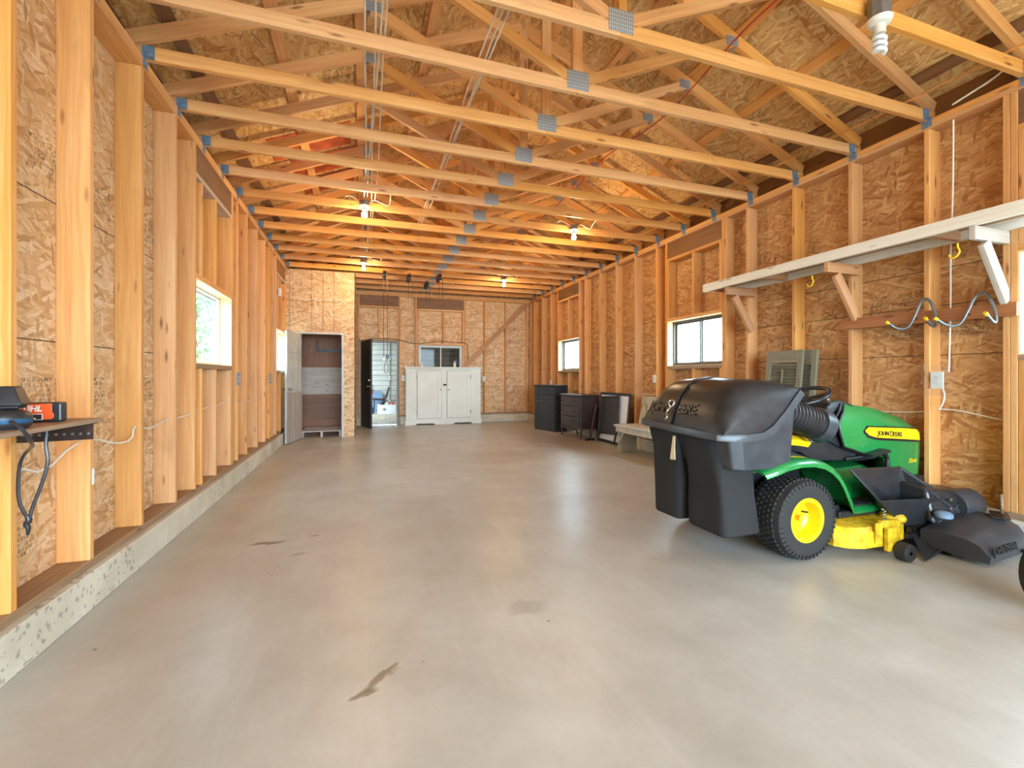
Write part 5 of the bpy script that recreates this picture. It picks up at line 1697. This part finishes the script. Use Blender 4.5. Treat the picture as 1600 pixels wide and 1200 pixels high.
B().lathe([(0.001, 0.0), (0.032, 0.0), (0.05, 0.012), (0.05, 0.035), (0.03, 0.05), (0.001, 0.05)], (1.03, -0.66, 0.22), (0, 0, 1), 16).obj('blower_cap', 'bluegrey', dk, smooth=0.7)


# ---- open chute (bin) on the deck
def shell(b, outer, inner):
    """open box from rings going up outside and down inside"""
    b.loft([outer[0], outer[1], inner[1], inner[0]], True, True, True)


b = B()
o0 = [(0.82, -0.54, 0.155), (1.13, -0.56, 0.135), (1.17, -0.42, 0.16), (0.84, -0.40, 0.18)]
o1 = [(0.545, -0.56, 0.36), (1.215, -0.60, 0.335), (1.10, -0.36, 0.515), (0.50, -0.40, 0.545)]
i0 = [(0.835, -0.53, 0.17), (1.115, -0.55, 0.15), (1.15, -0.43, 0.175), (0.855, -0.41, 0.195)]
i1 = [(0.575, -0.555, 0.35), (1.195, -0.59, 0.33), (1.08, -0.372, 0.505), (0.525, -0.41, 0.535)]
shell(b, (o0, o1), (i0, i1))
ch = b.obj('blower_chute', 'blackplastic', mw, bevel=0.005)
b = B()
for k in range(9):
    x = 0.84 + k * 0.035
    b.box((x, -0.575, 0.115), (x + 0.014, -0.55, 0.15))
b.box((0.80, -0.585, 0.085), (1.15, -0.53, 0.112))
b.obj('chute_rib', 'blackmetal', ch)
b = B()
for (x, y, z) in ((1.20, -0.61, 0.32), (1.185, -0.615, 0.26), (1.165, -0.62, 0.20)):
    b.lathe([(0.001, -0.012), (0.014, -0.008), (0.014, 0.008), (0.001, 0.012)], (x, y, z), (0, 1, 0), 10)
b.obj('latch_bolt', 'chrome', ch, smooth=0.7)

# ---- ribbed cover box
b = B()
f = [(1.005, -0.62, 0.165), (1.425, -0.66, 0.105), (1.475, -0.60, 0.345), (1.03, -0.56, 0.40)]
k_ = [(1.03, -0.42, 0.19), (1.44, -0.45, 0.15), (1.49, -0.40, 0.36), (1.05, -0.36, 0.42)]
b.loft([f, k_])
bx = b.obj('blower_cover', 'blackplastic', mw, bevel=0.03, seg=4)
b = B()
n_ = (Vector(f[1]) - Vector(f[0])).cross(Vector(f[3]) - Vector(f[0])).normalized()
ins = lambda p: Vector(p) * 0.86 + (sum((Vector(q) for q in f), Vector()) / 4) * 0.14 + n_ * 0.002
b.beam(ins(f[0]), ins(f[2]), 0.012, 0.008, n_)
b.beam(ins(f[1]), ins(f[3]), 0.012, 0.008, n_)
b.beam((ins(f[0]) + ins(f[3])) / 2, (ins(f[1]) + ins(f[2])) / 2, 0.008, 0.006, n_)
b.obj('cover_rib', 'greyplastic', bx)

# ---- blower housing with raised lettering: profile across (outboard distance q, z), swept from its rear end to the front
def q_pt(t_, q, z):
    """t_ 0..1 along the housing, q outboard, z up"""
    bx_, by_ = 0.90 + 0.62 * t_, -0.60 + 0.02 * t_
    return (bx_ + 0.06 * q / 0.34 * (1 - 0.7 * t_), by_ - q, z)


b = B()
rings = []
for t_ in (0.0, 0.06, 0.2, 0.4, 0.6, 0.75, 0.86, 0.93, 0.97):
    k = 1.0 if t_ < 0.62 else math.sqrt(max(0.02, 1 - ((t_ - 0.62) / 0.37) ** 2 * 0.93))
    Q = 0.335 * (0.62 + 0.38 * k)
    H = 0.155 + 0.09 * min(1, t_ / 0.7)
    zb = 0.025 + 0.03 * t_ + (0.05 * (1 - k))
    H = zb + (H - zb) * (0.45 + 0.55 * k)
    rings.append([q_pt(t_, 0.0, zb + 0.03), q_pt(t_, 0.0, H - 0.01), q_pt(t_, Q * 0.35, H + 0.004), q_pt(t_, Q * 0.68, H - 0.008), q_pt(t_, Q * 0.86, H - 0.035), q_pt(t_, Q * 0.96, H - 0.08), q_pt(t_, Q, zb + (H - zb) * 0.35), q_pt(t_, Q * 0.985, zb), q_pt(t_, Q * 0.5, zb + 0.004)])
b.loft(rings)
bl = b.obj('blower_housing', 'greyplastic', mw, smooth=0.6)
text('JOHN DEERE', 0.058, 0.004, 'blackplastic', 'lettering', bl, (0.985, -0.937, 0.078), (1, 0.015, 0.05), (0, 0.25, 1), 0.8, 0, 0.001)
b = B()
b.lathe([(0.06, -0.11), (0.10, -0.11), (0.11, -0.09), (0.11, 0.09), (0.10, 0.11), (0.06, 0.11)], (1.40, -0.56, 0.26), (1, 0, 0), 24)
b.obj('blower_elbow', 'greyplastic', bl, smooth=0.6)
tube([(1.40, -0.79, 0.252), (1.42, -0.78, 0.262), (1.45, -0.765, 0.33), (1.47, -0.755, 0.37)], 0.008, 8, smooth=1).obj('latch_handle', 'chrome', bl, smooth=1.0)
b = B()
b.beam((1.30, -0.83, 0.243), (1.46, -0.74, 0.25), 0.09, 0.008)
b.obj('latch_plate', 'blackplastic', bl, bevel=0.003)
tube([(1.30, -0.93, 0.07), (1.34, -0.955, 0.045), (1.40, -0.95, 0.035), (1.44, -0.92, 0.06), (1.42, -0.90, 0.08)], 0.012, 8, smooth=2).obj('hook', 'blackmetal', bl, smooth=1.0)
b = B()
b.loft([[(0.70, -0.74, 0.006), (0.95, -0.70, 0.03), (1.02, -0.62, 0.06), (0.86, -0.58, 0.09)], [(0.70, -0.735, 0.014), (0.95, -0.695, 0.038), (1.02, -0.615, 0.068), (0.86, -0.575, 0.098)]])
b.obj('deck_flap', 'blackplastic', mw)
b = B()
for x, y in ((1.0, -0.70), (1.30, -0.70)):
    b.box((x - 0.02, y - 0.02, 0.0), (x + 0.02, y + 0.02, 0.05))
b.obj('skid', 'blackmetal', bl)

# ---- bagger: lid, hopper, two bags, hose
def lid_section(y, k, lip):
    """closed (x, z) loop; k 1 = full dome, 0 = collapsed onto the rim plane"""
    rim = [(-0.675, 0.835), (-0.36, 0.83), (-0.22, 0.955), (-0.085, 1.10)]
    dome = [(-0.105, 1.135), (-0.20, 1.158), (-0.34, 1.166), (-0.45, 1.150), (-0.53, 1.112), (-0.59, 1.04), (-0.635, 0.955), (-0.665, 0.872)]
    base = [(-0.10, 1.085), (-0.16, 1.015), (-0.24, 0.935), (-0.32, 0.868), (-0.40, 0.836), (-0.50, 0.836), (-0.60, 0.836), (-0.665, 0.838)]
    pts = [(x, y, z) for x, z in rim]
    for (dx, dz), (bx_, bz) in zip(dome, base):
        pts.append((bx_ + (dx - bx_) * k, y, bz + (dz - bz) * k))
    return pts


b = B()
YL0, YL1 = -0.515, 0.335
secs = []
for y, k in ((YL0 + 0.012, 0.0), (YL0 + 0.014, 0.35), (YL0 + 0.028, 0.62), (YL0 + 0.05, 0.80), (YL0 + 0.085, 0.92), (YL0 + 0.14, 0.98), (YL0 + 0.22, 1.0), (-0.10, 1.02), (0.0, 1.02), (YL1 - 0.2, 1.0), (YL1 - 0.12, 0.975), (YL1 - 0.07, 0.91), (YL1 - 0.04, 0.80), (YL1 - 0.02, 0.62), (YL1 - 0.012, 0.3), (YL1 - 0.011, 0.0)):
    secs.append(lid_section(y, k, 0))
b.loft(secs)
lid = b.obj('bagger_lid', 'blackplastic', mw, smooth=0.55)
# flange around the lid
b = B()
path = [(-0.068, YL0, 1.085), (-0.20, YL0 - 0.005, 0.95), (-0.30, YL0 - 0.008, 0.865), (-0.38, YL0 - 0.01, 0.825), (-0.50, YL0 - 0.008, 0.815), (-0.60, YL0 + 0.01, 0.815), (-0.675, YL0 + 0.07, 0.82), (-0.705, YL0 + 0.16, 0.825),
        (-0.715, -0.09, 0.835), (-0.705, YL1 - 0.10, 0.845), (-0.68, YL1 - 0.02, 0.85), (-0.60, YL1 + 0.012, 0.845), (-0.40, YL1 + 0.012, 0.83), (-0.30, YL1 + 0.01, 0.868), (-0.20, YL1 + 0.008, 0.95), (-0.068, YL1, 1.085)]
rings = []
cen = Vector((-0.38, -0.09, 0))
for i, p in enumerate(path):
    p = Vector(p)
    inward = (cen - Vector((p.x, p.y, 0))).normalized()
    if abs(p.y - YL0) < 0.02 or abs(p.y - YL1) < 0.02:
        inward = Vector((0, 1 if p.y < 0 else -1, 0))
    elif p.x < -0.69:
        inward = Vector((1, 0, 0))
    d = Vector(path[min(i + 1, len(path) - 1)]) - Vector(path[max(i - 1, 0)])
    upv = d.cross(inward).normalized()
    if upv.z < 0 or (abs(upv.z) < 1e-3):
        upv = -upv
    rings.append([p + inward * 0.055 + upv * 0.022, p + inward * 0.006 + upv * 0.018, p, p - upv * 0.026, p + inward * 0.008 - upv * 0.026, p + inward * 0.055 + upv * 0.0])
b.loft(rings)
b.obj('lid_flange', 'greyplastic', lid, smooth=0.5)
nrm = Vector((-0.88, 0, 0.47)).normalized()
text('JOHN DEERE', 0.105, 0.003, 'blackplastic', 'lettering', lid, (-0.652, 0.262, 0.935), (0, -1, 0), (0.47, 0, 0.88), 0.82, 0, 0.0012)
# strap over the lid and latch ring
b = B()
yS = -0.005
sp = [(-0.712, 0.82), (-0.678, 0.878), (-0.648, 0.962), (-0.602, 1.05), (-0.541, 1.123), (-0.455, 1.163), (-0.34, 1.179), (-0.20, 1.171), (-0.10, 1.145)]
b.loft([[(x, yS - 0.022, z), (x, yS + 0.022, z), (x + 0.004, yS + 0.022, z - 0.006), (x + 0.004, yS - 0.022, z - 0.006)] for x, z in sp])
stp = b.obj('strap', 'blackmetal', lid, smooth=0.6)
tube([(-0.66, yS, 0.968), (-0.675, yS + 0.012, 0.99), (-0.662, yS + 0.018, 1.012), (-0.645, yS + 0.004, 1.02), (-0.64, yS - 0.014, 1.012), (-0.655, yS - 0.016, 0.985), (-0.668, yS + 0.012, 0.955), (-0.685, yS + 0.02, 0.935), (-0.69, yS + 0.002, 0.915), (-0.70, yS - 0.008, 0.90), (-0.702, yS + 0.006, 0.882)], 0.006, 8, smooth=2).obj('latch_ring', 'chrome', stp, smooth=1.0)

# hopper body
b = B()
def hop(x0, x1, y0, y1, r):
    return [(x0 + r, y0), (x1, y0), (x1, y1), (x0 + r, y1), (x0, y1 - r), (x0, y0 + r)]
P0 = [(-0.57, -0.455), (-0.50, -0.485), (-0.115, -0.47), (-0.115, 0.30), (-0.50, 0.31), (-0.57, 0.28)]
zb = [0.612, 0.605, 0.600, 0.60, 0.605, 0.612]
P1 = [(-0.62, -0.475), (-0.54, -0.503), (-0.095, -0.49), (-0.095, 0.32), (-0.54, 0.328), (-0.62, 0.30)]
zt = [0.815, 0.812, 1.045, 1.045, 0.83, 0.83]
# right wall, front wall, left wall as one lofted shell with the sloped top edge
ring0 = [(x, y, z) for (x, y), z in zip(P0, zb)]
ring1 = [(x, y, z) for (x, y), z in zip(P1, zt)]
b.loft([ring0, ring1])
b.obj('hopper', 'greyplastic', mw, bevel=0.012, seg=3)


def bag(y0, y1, x0, x1, label, ph):
    b = B()
    rings = []
    for k in range(15):
        f = k / 14
        z = 0.80 - 0.60 * f
        sx, sy = 1.0 - 0.10 * math.sin(PI * f), 1.0 - 0.06 * math.sin(PI * f * 1.1)
        xa, xb = x0 + 0.045 * f + 0.01 * math.sin(f * 5), x1 - 0.02 * f
        ya, yb = y0 + (0.05 * (1 - f) if y0 < -0.2 else 0) + 0.012 * (1 - sy) * 10, y1 - 0.03 * f
        ring = []
        N = 36
        for j in range(N):
            a = 2 * PI * j / N
            c, s = math.cos(a), math.sin(a)
            e = 0.28
            px = (abs(c) ** e) * (1 if c > 0 else -1)
            py = (abs(s) ** e) * (1 if s > 0 else -1)
            p = Vector(((xa + xb) / 2 + px * (xb - xa) / 2 * sx, (ya + yb) / 2 + py * (yb - ya) / 2, z))
            w = mnoise.noise(Vector((p.x * 7 + ph, p.y * 9, p.z * 4))) * 0.016 * math.sin(PI * min(1, f * 1.15 + 0.05)) + 0.006 * math.sin(p.y * 60 + 8 * f) * (1 - f)
            ring.append((p.x + px * w, p.y + py * w, z + (0.012 * mnoise.noise(Vector((p.x * 5, p.y * 5, ph))) if f > 0.97 else 0)))
        rings.append(ring)
    # hem at the bottom
    last = rings[-1]
    cxm = sum(p[0] for p in last) / len(last)
    cym = sum(p[1] for p in last) / len(last)
    rings.append([(cxm + (p[0] - cxm) * 0.94, cym + (p[1] - cym) * 0.94, p[2] - 0.012) for p in last])
    b.loft(rings)
    return b.obj('grass_bag', 'blackfabric', mw, smooth=0.7)


bag(-0.43, -0.055, -0.64, -0.28, '', 0.0)
bag(-0.035, 0.285, -0.655, -0.29, '', 5.3)
b = B()
b.loft([[(-0.672, -0.062, 0.775), (-0.672, -0.038, 0.775), (-0.668, -0.038, 0.775), (-0.668, -0.062, 0.775)], [(-0.682, -0.068, 0.70), (-0.682, -0.036, 0.70), (-0.678, -0.036, 0.70), (-0.678, -0.068, 0.70)], [(-0.684, -0.075, 0.65), (-0.684, -0.028, 0.645), (-0.680, -0.028, 0.645), (-0.680, -0.075, 0.65)], [(-0.68, -0.07, 0.615), (-0.68, -0.02, 0.61), (-0.676, -0.02, 0.61), (-0.676, -0.07, 0.615)]])
b.obj('tape_tag', 'tag', mw)
b = B()
b.box((-0.30, -0.20, 0.40), (-0.24, 0.12, 0.60))
b.box((-0.335, -0.35, 0.555), (-0.20, -0.28, 0.60))
b.obj('bagger_mount', 'tag', mw, bevel=0.006)

# ribbed hose ending in a cuff
b = B()
pth = [Vector((-0.11, -0.27, 0.955)), Vector((0.02, -0.285, 0.94)), Vector((0.18, -0.295, 0.895)), Vector((0.33, -0.30, 0.845))]
pl = []
for i in range(66):
    f = i / 65 * 3
    k = min(2, int(f))
    pl.append(pth[k].lerp(pth[k + 1], f - k))
rad = [0.094 + 0.011 * (1 if (i % 4) < 2 else 0) for i in range(66)]
b.tube(pl, rad, 30)
hs = b.obj('hose', 'hose', mw, smooth=0.35)
d = (pth[3] - pth[2]).normalized()
b = B()
b.lathe([(0.095, -0.03), (0.116, -0.03), (0.118, 0.0), (0.118, 0.055), (0.110, 0.058), (0.104, 0.05), (0.10, 0.0), (0.095, -0.03)], pth[3], d, 32)
b.obj('hose_cuff', 'greyplastic', hs, smooth=0.6)
